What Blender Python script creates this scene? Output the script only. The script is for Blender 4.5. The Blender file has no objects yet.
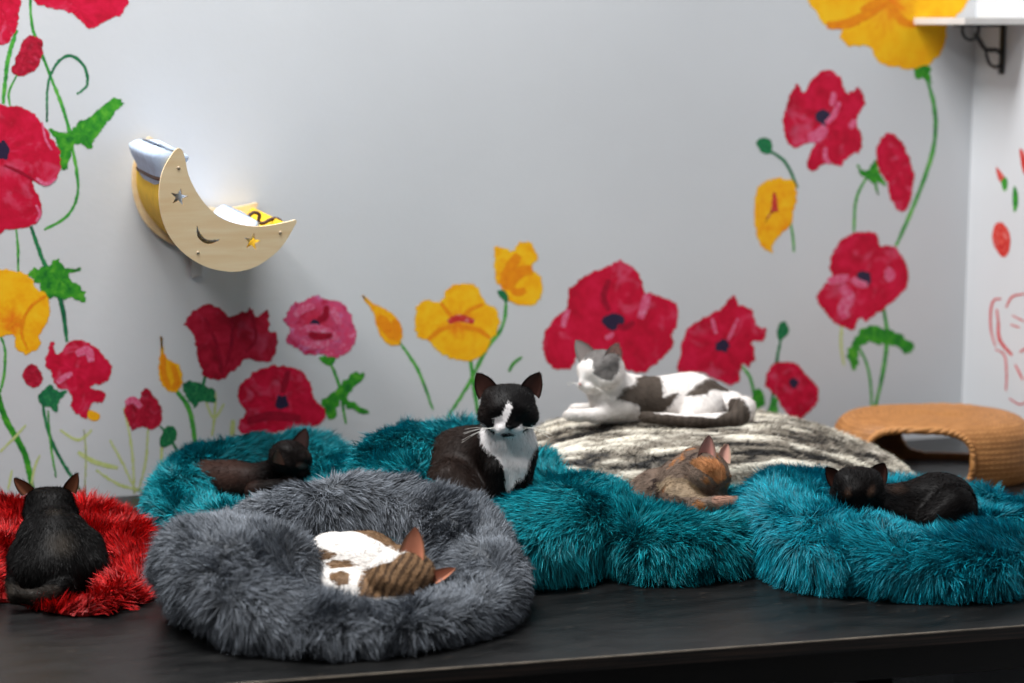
import bpy, math, random
import numpy as np
from mathutils import Vector, Matrix
from mathutils.geometry import tessellate_polygon

random.seed(7)
rng = np.random.default_rng(7)
SC = bpy.context.scene
COL = SC.collection

# ------------------------------------------------------------------ camera
FPX = 2000.0            # focal length in pixels of the 1024 wide frame
HC = 0.94               # camera height above the platform top (platform top is z = 0)
TH = math.radians(9.08) # pitch down
PSI = math.radians(18)  # heading, clockwise from the wall normal (+Y)
cam = bpy.data.cameras.new('camera')
camo = bpy.data.objects.new('camera', cam)
COL.objects.link(camo)
camo.location = (0, 0, HC)
camo.rotation_euler = (math.pi/2 - TH, 0, -PSI)
cam.sensor_width = 36
cam.lens = FPX/1024*36
cam.clip_end = 50
cam.dof.use_dof = True
cam.dof.focus_distance = 3.42
cam.dof.aperture_fstop = 2.0
SC.camera = camo

# ------------------------------------------------------------------ world, lights, exposure
SC.view_settings.view_transform = 'Standard'
SC.view_settings.look = 'None'
SC.view_settings.gamma = 1
SC.view_settings.exposure = 0.0
SC.view_settings.use_curve_mapping = False
w = bpy.data.worlds.new('world'); SC.world = w; w.use_nodes = True
w.node_tree.nodes['Background'].inputs[0].default_value = (0.94, 0.96, 1.0, 1)
w.node_tree.nodes['Background'].inputs[1].default_value = 0.075

def area(name, loc, target, size, power, col=(1, 1, 1), size_y=None):
    l = bpy.data.lights.new(name, 'AREA'); l.energy = power; l.color = col
    l.shape = 'RECTANGLE'; l.size = size; l.size_y = size_y or size
    o = bpy.data.objects.new(name, l); COL.objects.link(o); o.location = loc
    d = Vector(target) - Vector(loc)
    o.rotation_euler = d.to_track_quat('-Z', 'Y').to_euler()
    return o
area('ceiling_light', (-1.1, 1.9, 2.9), (-0.3, 3.7, 0.6), 0.6, 36, (1.0, 0.995, 0.985), 0.6)
area('ceiling_light', (0.15, 3.28, 3.4), (0.15, 3.2, 0.0), 1.8, 195, (1.0, 0.995, 0.985), 0.8)

# ------------------------------------------------------------------ frame helpers
cP, sP = math.cos(PSI), math.sin(PSI)
cT, sT = math.cos(TH), math.sin(TH)
def V(px, py, D):
    """point at forward distance D seen at px,py, in the camera-heading frame: x right, y away, z up."""
    u = (px-512)/FPX; v = (py-341.5)/FPX
    fh = cT - v*sT; dn = sT + v*cT
    t = D/fh
    return np.array([u*t, D, HC - dn*t])
def G(px, py, z=0.0):
    u = (px-512)/FPX; v = (py-341.5)/FPX
    fh = cT - v*sT; dn = sT + v*cT
    t = (HC-z)/dn
    return np.array([u*t, fh*t, z])
def v2w(p):
    p = np.asarray(p, float)
    x, y = p[..., 0], p[..., 1]
    return np.stack([x*cP + y*sP, -x*sP + y*cP, p[..., 2]], -1)
def project(P):
    x, y, z = P[:, 0], P[:, 1], P[:, 2]-HC
    dep = y*cT - z*sT; up = y*sT + z*cT
    return 512+FPX*x/dep, 341.5-FPX*up/dep
YW = float(v2w(G(100, 497))[1])           # back wall plane, world y
def on_wall(px, py, off=0.0):
    a = v2w(V(px, py, 1.0)) - np.array([0, 0, HC])
    t = (YW-off)/a[1]
    return np.array([a[0]*t, YW-off, HC + a[2]*t])
XR = float(on_wall(969, 200)[0])          # right wall plane, world x
def on_right(px, py, off=0.0):
    a = v2w(V(px, py, 1.0)) - np.array([0, 0, HC])
    t = (XR-off)/a[0]
    return np.array([XR-off, a[1]*t, HC + a[2]*t])

def lin(c):
    c = np.asarray(c, float)/255.0
    return np.where(c <= 0.04045, c/12.92, ((c+0.055)/1.055)**2.4)

# ------------------------------------------------------------------ noise
def vnoise(P, seed=0):
    P = np.asarray(P, float)
    I = np.floor(P).astype(np.int64); F = P-I
    F = F*F*(3-2*F)
    def h(ix, iy, iz):
        n = (ix*73856093) ^ (iy*19349663) ^ (iz*83492791) ^ (seed*2654435761 + 12345)
        n = (n ^ (n >> 13)) * 1274126177 & 0xffffffff
        n = (n ^ (n >> 16)) & 0xffff
        return n/32767.5-1
    r = 0
    for dx in (0, 1):
        wx = F[..., 0] if dx else 1-F[..., 0]
        for dy in (0, 1):
            wy = F[..., 1] if dy else 1-F[..., 1]
            for dz in (0, 1):
                wz = F[..., 2] if dz else 1-F[..., 2]
                r = r + wx*wy*wz*h(I[..., 0]+dx, I[..., 1]+dy, I[..., 2]+dz)
    return r
def fbm(P, seed=0, oct=3):
    r = 0; a = 1
    for i in range(oct):
        r = r + a*vnoise(P*(2**i), seed+i*17); a *= 0.5
    return r/1.7

# ------------------------------------------------------------------ materials
def new_mat(name):
    m = bpy.data.materials.new(name); m.use_nodes = True
    nt = m.node_tree; b = nt.nodes['Principled BSDF']
    return m, nt, b
def plain(name, rgb, rough=0.6, noise=0.0, nscale=30, metallic=0, bump=0.0):
    m, nt, b = new_mat(name)
    c = lin(rgb)
    b.inputs['Roughness'].default_value = rough
    b.inputs['Metallic'].default_value = metallic
    tc = nt.nodes.new('ShaderNodeTexCoord')
    n = nt.nodes.new('ShaderNodeTexNoise'); n.inputs['Scale'].default_value = nscale; n.inputs['Detail'].default_value = 5
    nt.links.new(tc.outputs['Object'], n.inputs['Vector'])
    r = nt.nodes.new('ShaderNodeValToRGB')
    r.color_ramp.elements[0].position = 0.3; r.color_ramp.elements[1].position = 0.7
    r.color_ramp.elements[0].color = (*(c*(1-noise)), 1); r.color_ramp.elements[1].color = (*np.minimum(c*(1+noise), 1), 1)
    nt.links.new(n.outputs['Fac'], r.inputs['Fac']); nt.links.new(r.outputs['Color'], b.inputs['Base Color'])
    if bump:
        bp = nt.nodes.new('ShaderNodeBump'); bp.inputs['Strength'].default_value = bump; bp.inputs['Distance'].default_value = 0.002
        nt.links.new(n.outputs['Fac'], bp.inputs['Height']); nt.links.new(bp.outputs['Normal'], b.inputs['Normal'])
    return m
def attr_mat(name, rough=0.6, spec=0.3, sheen=0.0):
    m, nt, b = new_mat(name)
    a = nt.nodes.new('ShaderNodeAttribute'); a.attribute_name = 'Col'
    nt.links.new(a.outputs['Color'], b.inputs['Base Color'])
    b.inputs['Roughness'].default_value = rough
    b.inputs['Specular IOR Level'].default_value = spec
    b.inputs['Sheen Weight'].default_value = sheen
    return m
M_SHAG = attr_mat('shag_fur', 0.55, 0.25)
M_CAT = attr_mat('cat_fur', 0.5, 0.10)
M_SKIN = attr_mat('bare_skin', 0.45, 0.4)
M_WICK = attr_mat('wicker', 0.55, 0.35)

# ------------------------------------------------------------------ mesh helpers
def mk_mesh(name, P, faces, cols=None, mat=None, smooth=True):
    """faces: list of (n,3)/(n,4) int arrays, cols (n,3) linear per vertex"""
    me = bpy.data.meshes.new(name)
    faces = [np.asarray(f, np.int64) for f in faces if len(f)]
    me.vertices.add(len(P)); me.vertices.foreach_set('co', np.asarray(P, np.float32).ravel())
    nl = sum(f.size for f in faces); nf = sum(len(f) for f in faces)
    me.loops.add(nl); me.loops.foreach_set('vertex_index', np.concatenate([f.ravel() for f in faces]).astype(np.int32))
    me.polygons.add(nf)
    tot = np.concatenate([np.full(len(f), f.shape[1]) for f in faces])
    st = np.concatenate([[0], np.cumsum(tot)[:-1]])
    me.polygons.foreach_set('loop_start', st.astype(np.int32))
    try: me.polygons.foreach_set('loop_total', tot.astype(np.int32))
    except Exception: pass
    me.update(calc_edges=True)
    me.polygons.foreach_set('use_smooth', np.full(nf, smooth))
    if cols is not None:
        a = me.attributes.new('Col', 'FLOAT_COLOR', 'POINT')
        c = np.ones((len(P), 4), np.float32); c[:, :3] = np.clip(cols, 0, 1)
        a.data.foreach_set('color', c.ravel())
    if mat: me.materials.append(mat)
    return me
def link(name, me, parent=None, loc=None, rotz=None):
    o = bpy.data.objects.new(name, me); COL.objects.link(o)
    if parent is not None: o.parent = parent
    if loc is not None: o.location = loc
    if rotz is not None: o.rotation_euler = (0, 0, rotz)
    return o
def tag(o, label=None, cat=None, group=None, kind=None):
    if label: o['label'] = label
    if cat: o['category'] = cat
    if group: o['group'] = group
    if kind: o['kind'] = kind
    return o
def vroot(name, vc, label, cat, group=None):
    """Empty whose local frame is the camera-heading frame, standing at view point vc"""
    o = bpy.data.objects.new(name, None); COL.objects.link(o)
    o.empty_display_size = 0.05
    o.location = v2w(vc); o.rotation_euler = (0, 0, -PSI)
    return tag(o, label, cat, group)
def tris_of(faces):
    out = []
    for f in faces:
        f = np.asarray(f)
        if not len(f): continue
        if f.shape[1] == 3: out.append(f)
        else: out.append(f[:, [0, 1, 2]]); out.append(f[:, [0, 2, 3]])
    return np.concatenate(out)
def vnormals(P, T):
    n = np.cross(P[T[:, 1]]-P[T[:, 0]], P[T[:, 2]]-P[T[:, 0]])
    N = np.zeros_like(P)
    for k in range(3):
        for c in range(3):
            N[:, c] += np.bincount(T[:, k], weights=n[:, c], minlength=len(P))
    return N/(np.linalg.norm(N, axis=1, keepdims=True)+1e-12)
def nrm(a): return a/(np.linalg.norm(a, axis=-1, keepdims=True)+1e-12)
def sample(P, T, N, n, weight=None):
    a = np.linalg.norm(np.cross(P[T[:, 1]]-P[T[:, 0]], P[T[:, 2]]-P[T[:, 0]]), axis=1)
    if weight is not None: a = a*weight[T].mean(1)
    t = rng.choice(len(T), n, p=a/a.sum())
    r1 = np.sqrt(rng.random(n)); r2 = rng.random(n)
    b = np.stack([1-r1, r1*(1-r2), r1*r2], 1)
    tri = T[t]
    pos = (P[tri]*b[:, :, None]).sum(1); nor = nrm((N[tri]*b[:, :, None]).sum(1))
    return pos, nor, tri, b
def strands(root, d, L, width, bend, col, k=3, tipmul=1.0, nv=None, nj=0.45):
    """flat tapered ribbons: root (n,3), d unit dir, L (n,), bend (n,3) added as L t^2"""
    n = len(root)
    side = nrm(np.cross(d, rng.normal(size=(n, 3)) if nv is None else nv+rng.normal(size=(n, 3))*nj))
    ts = np.linspace(0, 1, k+1)
    P = np.zeros((n, 2*k+1, 3)); C = np.zeros((n, 2*k+1, 3))
    for i, t in enumerate(ts[:-1]):
        c = root + d*(L*t)[:, None] + bend*(L*t*t)[:, None]
        wd = (width*(1-0.75*t**1.5))[:, None]*side*0.5
        P[:, 2*i] = c-wd; P[:, 2*i+1] = c+wd
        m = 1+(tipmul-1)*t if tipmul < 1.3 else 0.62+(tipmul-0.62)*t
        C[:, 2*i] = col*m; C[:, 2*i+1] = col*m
    P[:, 2*k] = root + d*L[:, None] + bend*L[:, None]; C[:, 2*k] = col*tipmul
    base = (np.arange(n)*(2*k+1))[:, None]
    Q = np.concatenate([base+np.array([[2*i, 2*i+1, 2*i+3, 2*i+2]]) for i in range(k-1)]) if k > 1 else np.zeros((0, 4), int)
    Tt = base+np.array([[2*k-2, 2*k-1, 2*k]])
    return P.reshape(-1, 3), Q, Tt, C.reshape(-1, 3)
class Geo:
    def __init__(s): s.P = []; s.F = []; s.C = []; s.n = 0
    def add(s, P, faces, C):
        P = np.asarray(P, float); C = np.broadcast_to(np.asarray(C, float), P.shape)
        s.P.append(P); s.C.append(C)
        for f in faces:
            if len(f): s.F.append(np.asarray(f)+s.n)
        s.n += len(P)
    def mesh(s, name, mat, off=(0, 0, 0), smooth=True):
        return mk_mesh(name, np.concatenate(s.P)-np.asarray(off), s.F, np.concatenate(s.C), mat, smooth)
def shag(geo, P, faces, col, n_clump, per, L, width, spread, noise_amp=0.45, droop=0.35, seed=0, tipmul=1.15, colvar=0.25, comb=None, weight=None, nfreq=9.0, k=4, clump_r=0.007, mindn=0.5):
    """long clumped pile on a surface; col: (3,) linear"""
    T = tris_of(faces); N = vnormals(P, T)
    r, n, tri, b = sample(P, T, N, n_clump, weight)
    if callable(col): cc = col(r)
    else: cc = np.broadcast_to(np.asarray(col), r.shape)
    sw = np.stack([fbm(r*nfreq, seed+j*31) for j in range(3)], 1)
    down = np.array([0, 0, -1.0])
    d = n + sw*noise_amp*1.6 + down*droop*0.7 + rng.normal(size=r.shape)*0.16
    if comb is not None: d = d + (comb(r) if callable(comb) else comb)
    d = nrm(d); dn = (d*n).sum(1, keepdims=True); d = nrm(d+n*np.maximum(0, mindn-dn))
    LL = L*(0.7+0.5*rng.random(n_clump))
    ccv = cc*(1+colvar*rng.normal(size=(n_clump, 1)))
    R = np.repeat(r, per, 0); Nn = np.repeat(n, per, 0); dd = np.repeat(d, per, 0); Ls = np.repeat(LL, per)
    jit = rng.normal(size=R.shape)*clump_r; jit -= Nn*(jit*Nn).sum(1, keepdims=True)
    root = R+jit - Nn*0.003
    tip = R + dd*Ls[:, None] + jit*spread + rng.normal(size=R.shape)*0.0022
    v = tip-root; Lr = np.linalg.norm(v, axis=1); dv = v/Lr[:, None]
    bend = down*droop*0.55*(1-0.85*np.clip(Nn[:, 2:3]*1.3, 0, 1)) + np.repeat(sw, per, 0)*0.25 + rng.normal(size=R.shape)*0.10
    wd = width*(0.6+0.8*rng.random(len(R)))
    cs = np.repeat(ccv, per, 0)*(1+0.24*rng.normal(size=(len(R), 1)))
    Ps, Q, Tt, Cs = strands(root, dv, Lr, wd, bend, np.clip(cs, 0, 1), k=k, tipmul=tipmul, nv=Nn)
    geo.add(Ps, [Q, Tt], Cs)

def grid_faces(nu, nv, wrap_u=False, wrap_v=False):
    U = nu if wrap_u else nu-1; W_ = nv if wrap_v else nv-1
    i, j = np.meshgrid(np.arange(U), np.arange(W_), indexing='ij')
    i = i.ravel(); j = j.ravel(); i2 = (i+1) % nu; j2 = (j+1) % nv
    return np.stack([i*nv+j, i2*nv+j, i2*nv+j2, i*nv+j2], 1)
def tube(pts, r, seg=8, closed=False):
    pts = np.asarray(pts, float); n = len(pts)
    r = np.broadcast_to(np.asarray(r, float), (n,))
    tan = nrm(np.gradient(pts, axis=0)) if not closed else nrm(np.roll(pts, -1, 0)-np.roll(pts, 1, 0))
    ref = np.array([0.13, 0.21, 0.97])
    a = nrm(np.cross(tan, ref)); b = np.cross(tan, a)
    th = np.linspace(0, 2*np.pi, seg, endpoint=False)
    P = pts[:, None] + (a[:, None]*np.cos(th)[None, :, None] + b[:, None]*np.sin(th)[None, :, None])*r[:, None, None]
    P = P.reshape(-1, 3)
    F = [grid_faces(n, seg, closed, True)]
    if not closed:
        P = np.concatenate([P, pts[:1], pts[-1:]])
        s = np.arange(seg); s2 = (s+1) % seg
        F.append(np.stack([np.full(seg, n*seg), s2, s], 1))
        F.append(np.stack([np.full(seg, n*seg+1), (n-1)*seg+s, (n-1)*seg+s2], 1))
    return P, F
def smooth_line(pts, per=8, closed=False):
    pts = np.asarray(pts, float); n = len(pts); out = []
    rg = range(n) if closed else range(n-1)
    for i in rg:
        if closed: p0, p1, p2, p3 = pts[(i-1) % n], pts[i], pts[(i+1) % n], pts[(i+2) % n]
        else: p0, p1, p2, p3 = pts[max(i-1, 0)], pts[i], pts[i+1], pts[min(i+2, n-1)]
        for t in np.linspace(0, 1, per, endpoint=False):
            out.append(0.5*((2*p1)+(-p0+p2)*t+(2*p0-5*p1+4*p2-p3)*t*t+(-p0+3*p1-3*p2+p3)*t**3))
    if not closed: out.append(pts[-1])
    return np.array(out)
def box(c, s):
    c = np.asarray(c, float); s = np.asarray(s, float)/2
    P = np.array([[x, y, z] for x in (-1, 1) for y in (-1, 1) for z in (-1, 1)])*s+c
    F = np.array([[0, 1, 3, 2], [4, 6, 7, 5], [0, 4, 5, 1], [2, 3, 7, 6], [0, 2, 6, 4], [1, 5, 7, 3]])
    return P, [F]
def bevel(o, w=0.002, seg=2):
    m = o.modifiers.new('bevel', 'BEVEL'); m.width = w; m.segments = seg; m.limit_method = 'ANGLE'
    return o
def prism(loops2d, f0, f1):
    """loops2d: outline + holes as (n,2); f0/f1 map a (n,2) array to 3D for the two faces"""
    tri = tessellate_polygon([[Vector((p[0], p[1], 0)) for p in l] for l in loops2d])
    allp = np.concatenate(loops2d); n = len(allp)
    P = np.concatenate([f0(allp), f1(allp)])
    T = np.array(tri)
    F = [T, T[:, ::-1]+n]; q = []; s = 0
    for l in loops2d:
        m = len(l); i = np.arange(m); j = (i+1) % m
        q.append(np.stack([s+i, s+j, s+j+n, s+i+n], 1)); s += m
    return P, F+[np.concatenate(q)]

# ------------------------------------------------------------------ the room
m, nt, b = new_mat('painted_wall')
tc = nt.nodes.new('ShaderNodeTexCoord'); n1 = nt.nodes.new('ShaderNodeTexNoise'); n1.inputs['Scale'].default_value = 2.2; n1.inputs['Detail'].default_value = 6
r1 = nt.nodes.new('ShaderNodeValToRGB'); cw = lin((212, 215, 219))
r1.color_ramp.elements[0].position = 0.3; r1.color_ramp.elements[1].position = 0.75
r1.color_ramp.elements[0].color = (*(cw*0.95), 1); r1.color_ramp.elements[1].color = (*(cw*1.03), 1)
nt.links.new(tc.outputs['Object'], n1.inputs['Vector']); nt.links.new(n1.outputs['Fac'], r1.inputs['Fac']); nt.links.new(r1.outputs['Color'], b.inputs['Base Color'])
n2 = nt.nodes.new('ShaderNodeTexNoise'); n2.inputs['Scale'].default_value = 90
bp = nt.nodes.new('ShaderNodeBump'); bp.inputs['Strength'].default_value = 0.12; bp.inputs['Distance'].default_value = 0.002
nt.links.new(tc.outputs['Object'], n2.inputs['Vector']); nt.links.new(n2.outputs['Fac'], bp.inputs['Height']); nt.links.new(bp.outputs['Normal'], b.inputs['Normal'])
b.inputs['Roughness'].default_value = 0.75
M_WALL = m
FZ = -0.75
def struct(name, P, F, mat, smooth=False):
    o = link(name, mk_mesh(name, P, F, None, mat, smooth)); o['kind'] = 'structure'; return o
P, F = box((XR/2-1.5, YW+0.05, 0.55), (XR+3.2, 0.1, 2.6)); wall_back = struct('wall_back', P, F, M_WALL)
P, F = box((XR+0.05, YW-1.45, 0.55), (0.1, 3.1, 2.6)); wall_right = struct('wall_right', P, F, M_WALL)
P, F = box((0, 1.8, FZ-0.05), (8, 5.5, 0.1)); struct('floor', P, F, plain('floor_concrete', (46, 44, 44), 0.6, 0.25, 6))

# ------------------------------------------------------------------ platform
def platform():
    A = v2w(G(240, 683)); B = v2w(G(1024, 625)); d = (B-A)/np.linalg.norm(B-A)
    def at_x(x): return A+d*((x-A[0])/d[0])
    x0, x1 = -2.6, XR-0.004; yb = YW-0.004
    L = at_x(x0); R = at_x(x1)
    th = 0.021
    root = bpy.data.objects.new('platform', None); COL.objects.link(root); root.location = (0, 3, FZ)
    tag(root, 'long low platform of black stained plywood carrying all the cat beds', 'platform')
    out = np.array([[L[0], L[1]], [R[0], R[1]], [x1, yb], [x0, yb]])
    m, nt, b = new_mat('black_stained_plywood')
    tc = nt.nodes.new('ShaderNodeTexCoord')
    mp = nt.nodes.new('ShaderNodeMapping'); mp.inputs['Scale'].default_value = (1, 3.5, 1)
    na = nt.nodes.new('ShaderNodeTexNoise'); na.inputs['Scale'].default_value = 9; na.inputs['Detail'].default_value = 8; na.inputs['Roughness'].default_value = 0.7
    ra = nt.nodes.new('ShaderNodeValToRGB'); e = ra.color_ramp.elements
    e[0].position = 0.35; e[0].color = (*lin((8, 9, 10)), 1); e[1].position = 0.72; e[1].color = (*lin((27, 27, 27)), 1)
    nb = nt.nodes.new('ShaderNodeTexNoise'); nb.inputs['Scale'].default_value = 38; nb.inputs['Detail'].default_value = 6
    rb = nt.nodes.new('ShaderNodeValToRGB'); rb.color_ramp.elements[0].position = 0.66; rb.color_ramp.elements[1].position = 0.76
    mix = nt.nodes.new('ShaderNodeMixRGB'); mix.inputs[2].default_value = (*lin((84, 74, 66)), 1)
    mul = nt.nodes.new('ShaderNodeMath'); mul.operation = 'MULTIPLY'; mul.inputs[1].default_value = 0.55
    nt.links.new(tc.outputs['Object'], mp.inputs['Vector']); nt.links.new(mp.outputs['Vector'], na.inputs['Vector']); nt.links.new(mp.outputs['Vector'], nb.inputs['Vector'])
    nt.links.new(na.outputs['Fac'], ra.inputs['Fac']); nt.links.new(nb.outputs['Fac'], rb.inputs['Fac'])
    nt.links.new(rb.outputs['Color'], mul.inputs[0]); nt.links.new(mul.outputs[0], mix.inputs[0]); nt.links.new(ra.outputs['Color'], mix.inputs[1])
    nt.links.new(mix.outputs[0], b.inputs['Base Color']); b.inputs['Roughness'].default_value = 0.42; b.inputs['Specular IOR Level'].default_value = 0.36
    rr = nt.nodes.new('ShaderNodeMapRange'); rr.inputs['To Min'].default_value = 0.22; rr.inputs['To Max'].default_value = 0.5
    nt.links.new(na.outputs['Fac'], rr.inputs['Value']); nt.links.new(rr.outputs['Result'], b.inputs['Roughness'])
    P, F = prism([out], lambda a: np.c_[a, np.full(len(a), -0.001)], lambda a: np.c_[a, np.full(len(a), -th)])
    o = link('platform_top', mk_mesh('platform_top', P-np.array([0, 3, FZ]), F, None, m, False), root)
    # ply edge: layered plies as a strip standing 1 mm proud of the sheet
    m2, nt, b = new_mat('plywood_edge')
    tc = nt.nodes.new('ShaderNodeTexCoord'); mp = nt.nodes.new('ShaderNodeMapping'); mp.inputs['Scale'].default_value = (6, 6, 420)
    na = nt.nodes.new('ShaderNodeTexNoise'); na.inputs['Scale'].default_value = 1; na.inputs['Detail'].default_value = 4
    ra = nt.nodes.new('ShaderNodeValToRGB'); e = ra.color_ramp.elements
    e[0].position = 0.45; e[0].color = (*lin((20, 18, 18)), 1); e[1].position = 0.75; e[1].color = (*lin((78, 60, 50)), 1)
    nt.links.new(tc.outputs['Object'], mp.inputs['Vector']); nt.links.new(mp.outputs['Vector'], na.inputs['Vector']); nt.links.new(na.outputs['Fac'], ra.inputs['Fac']); nt.links.new(ra.outputs['Color'], b.inputs['Base Color'])
    b.inputs['Roughness'].default_value = 0.6
    nn = np.array([d[1], -d[0]])
    def strip(z0, z1, t, name, mat):
        q = np.array([L[:2], R[:2], R[:2]+nn*t, L[:2]+nn*t])
        P, F = prism([q], lambda a: np.c_[a, np.full(len(a), z1)], lambda a: np.c_[a, np.full(len(a), z0)])
        return link(name, mk_mesh(name, P-np.array([0, 3, FZ]), F, None, mat, False), root)
    strip(-th, -0.0022, 0.001, 'plywood_edge', m2)
    strip(-0.0022, 0.0, 0.0016, 'worn_edge', plain('worn_edge', (150, 138, 124), 0.6, 0.5, 25))
    dk = plain('dark_frame_timber', (22, 21, 21), 0.7, 0.2, 12)
    # rails and posts under the sheet
    def beam(a, bb, zt, zb, w, name):
        a = np.array(a[:2]); bb = np.array(bb[:2]); dd = (bb-a)/np.linalg.norm(bb-a); pn = np.array([-dd[1], dd[0]])*w/2
        q = np.array([a-pn, bb-pn, bb+pn, a+pn])
        P, F = prism([q], lambda c: np.c_[c, np.full(len(c), zt)], lambda c: np.c_[c, np.full(len(c), zb)])
        return bevel(link(name, mk_mesh(name, P-np.array([0, 3, FZ]), F, None, dk, False), root))
    beam(L[:2]-nn*0.10+d[:2]*0.1, R[:2]-nn*0.10-d[:2]*0.1, -th, -0.10, 0.04, 'rail')
    beam((x0+0.1, yb-0.08), (x1-0.1, yb-0.08), -th, -0.10, 0.04, 'rail')
    for f in (0.02, 0.35, 0.63, 0.97):
        p = L[:2]+(R[:2]-L[:2])*f-nn*0.10
        beam(p-d[:2]*0.03, p+d[:2]*0.03, -0.10, FZ, 0.06, 'leg')
        p = np.array([x0+0.1+(x1-x0-0.2)*f, yb-0.08])
        beam(p-d[:2]*0.03, p+d[:2]*0.03, -0.10, FZ, 0.06, 'leg')
platform()
def bin_():
    c = V(729, 690, 3.45); zr = -0.24
    c[2] = FZ
    root = vroot('waste_bin', c, 'dark round bin with a pale rim under the platform edge', 'bin')
    rr = 0.12; th = np.linspace(0, 2*np.pi, 40, endpoint=False); H = zr-FZ
    prof = [(0.0, 0.002), (0.095, 0.002), (0.1, 0.01), (rr, H), (rr-0.004, H), (0.092, 0.012), (0.0, 0.012)]
    P = np.array([[r*np.cos(t), r*np.sin(t), z] for r, z in prof for t in th])
    link('bin_body', mk_mesh('bin_body', P, [grid_faces(len(prof), 40, False, True)], None, plain('bin_plastic', (30, 30, 32), 0.5, 0.1)), root)
    ring = np.array([[rr*np.cos(t), rr*np.sin(t), H] for t in th])
    P, F = tube(ring, 0.004, 8, True)
    link('rim', mk_mesh('rim', P, F, None, plain('bin_rim', (150, 150, 150), 0.4, 0.1)), root)['label'] = 'pale bin rim'
bin_()

# ------------------------------------------------------------------ mural paint on the walls
def paint_mat(name, stops, smear, smear_amt, rad=False, centre=None, crad=0.4, vstretch=1.0):
    m, nt, b = new_mat(name)
    N = nt.nodes.new; Lk = nt.links.new
    tc = N('ShaderNodeTexCoord'); oi = N('ShaderNodeObjectInfo')
    sep = N('ShaderNodeSeparateXYZ'); Lk(tc.outputs['Object'], sep.inputs[0])
    at = N('ShaderNodeMath'); at.operation = 'ARCTAN2'; Lk(sep.outputs['Z'], at.inputs[0]); Lk(sep.outputs['X'], at.inputs[1])
    ln = N('ShaderNodeVectorMath'); ln.operation = 'LENGTH'; Lk(tc.outputs['Object'], ln.inputs[0])
    # radial brush strokes
    cmb = N('ShaderNodeCombineXYZ')
    m1 = N('ShaderNodeMath'); m1.operation = 'MULTIPLY'; m1.inputs[1].default_value = 1.3; Lk(at.outputs[0], m1.inputs[0]); Lk(m1.outputs[0], cmb.inputs[0])
    m2_ = N('ShaderNodeMath'); m2_.operation = 'MULTIPLY'; m2_.inputs[1].default_value = 2.2; Lk(ln.outputs['Value'], m2_.inputs[0]); Lk(m2_.outputs[0], cmb.inputs[1])
    m3 = N('ShaderNodeMath'); m3.operation = 'MULTIPLY'; m3.inputs[1].default_value = 37.0; Lk(oi.outputs['Random'], m3.inputs[0]); Lk(m3.outputs[0], cmb.inputs[2])
    n = N('ShaderNodeTexNoise'); n.inputs['Scale'].default_value = 1.5; n.inputs['Detail'].default_value = 5; n.inputs['Roughness'].default_value = 0.65
    Lk(cmb.outputs[0], n.inputs['Vector'])
    r = N('ShaderNodeValToRGB')
    while len(r.color_ramp.elements) < len(stops): r.color_ramp.elements.new(0.5)
    for e, (p, c) in zip(r.color_ramp.elements, stops): e.position = p; e.color = (*lin(c), 1)
    Lk(n.outputs['Fac'], r.inputs['Fac'])
    out = r.outputs['Color']
    # smears of another colour
    add = N('ShaderNodeVectorMath'); add.operation = 'ADD'; Lk(tc.outputs['Object'], add.inputs[0])
    cm2 = N('ShaderNodeCombineXYZ'); Lk(m3.outputs[0], cm2.inputs[1]); Lk(cm2.outputs[0], add.inputs[1])
    ns = N('ShaderNodeTexNoise'); ns.inputs['Scale'].default_value = 2.1; ns.inputs['Detail'].default_value = 6; ns.inputs['Roughness'].default_value = 0.6; ns.inputs['Distortion'].default_value = 0.9
    Lk(add.outputs[0], ns.inputs['Vector'])
    rs = N('ShaderNodeValToRGB'); rs.color_ramp.elements[0].position = 0.56; rs.color_ramp.elements[1].position = 0.74
    Lk(ns.outputs['Fac'], rs.inputs['Fac'])
    mu = N('ShaderNodeMath'); mu.operation = 'MULTIPLY'; mu.inputs[1].default_value = smear_amt; Lk(rs.outputs['Color'], mu.inputs[0])
    mx = N('ShaderNodeMixRGB'); mx.inputs[2].default_value = (*lin(smear), 1); Lk(mu.outputs[0], mx.inputs[0]); Lk(out, mx.inputs[1]); out = mx.outputs[0]
    if centre is not None:
        a = N('ShaderNodeMath'); a.operation = 'MULTIPLY_ADD'; a.inputs[1].default_value = 0.5; Lk(n.outputs['Fac'], a.inputs[0]); Lk(ln.outputs['Value'], a.inputs[2])
        mr = N('ShaderNodeMapRange'); mr.inputs['From Min'].default_value = crad+0.1; mr.inputs['From Max'].default_value = crad+0.5; mr.inputs['To Min'].default_value = 0.85; mr.inputs['To Max'].default_value = 0
        Lk(a.outputs[0], mr.inputs['Value'])
        mc = N('ShaderNodeMixRGB'); mc.inputs[2].default_value = (*lin(centre), 1); Lk(mr.outputs['Result'], mc.inputs[0]); Lk(out, mc.inputs[1]); out = mc.outputs[0]
    Lk(out, b.inputs['Base Color']); b.inputs['Roughness'].default_value = 0.7; b.inputs['Specular IOR Level'].default_value = 0.25
    ea = N('ShaderNodeAttribute'); ea.attribute_name = 'Col'
    ne = N('ShaderNodeTexNoise'); ne.inputs['Scale'].default_value = 9; ne.inputs['Detail'].default_value = 6; ne.inputs['Roughness'].default_value = 0.75
    Lk(add.outputs[0], ne.inputs['Vector'])
    e1 = N('ShaderNodeMath'); e1.operation = 'MULTIPLY_ADD'; e1.inputs[1].default_value = 2.2; e1.inputs[2].default_value = -1.1; Lk(ne.outputs['Fac'], e1.inputs[0])
    e2 = N('ShaderNodeMath'); e2.operation = 'ADD'; Lk(ea.outputs['Fac'], e2.inputs[0]); Lk(e1.outputs[0], e2.inputs[1])
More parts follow.
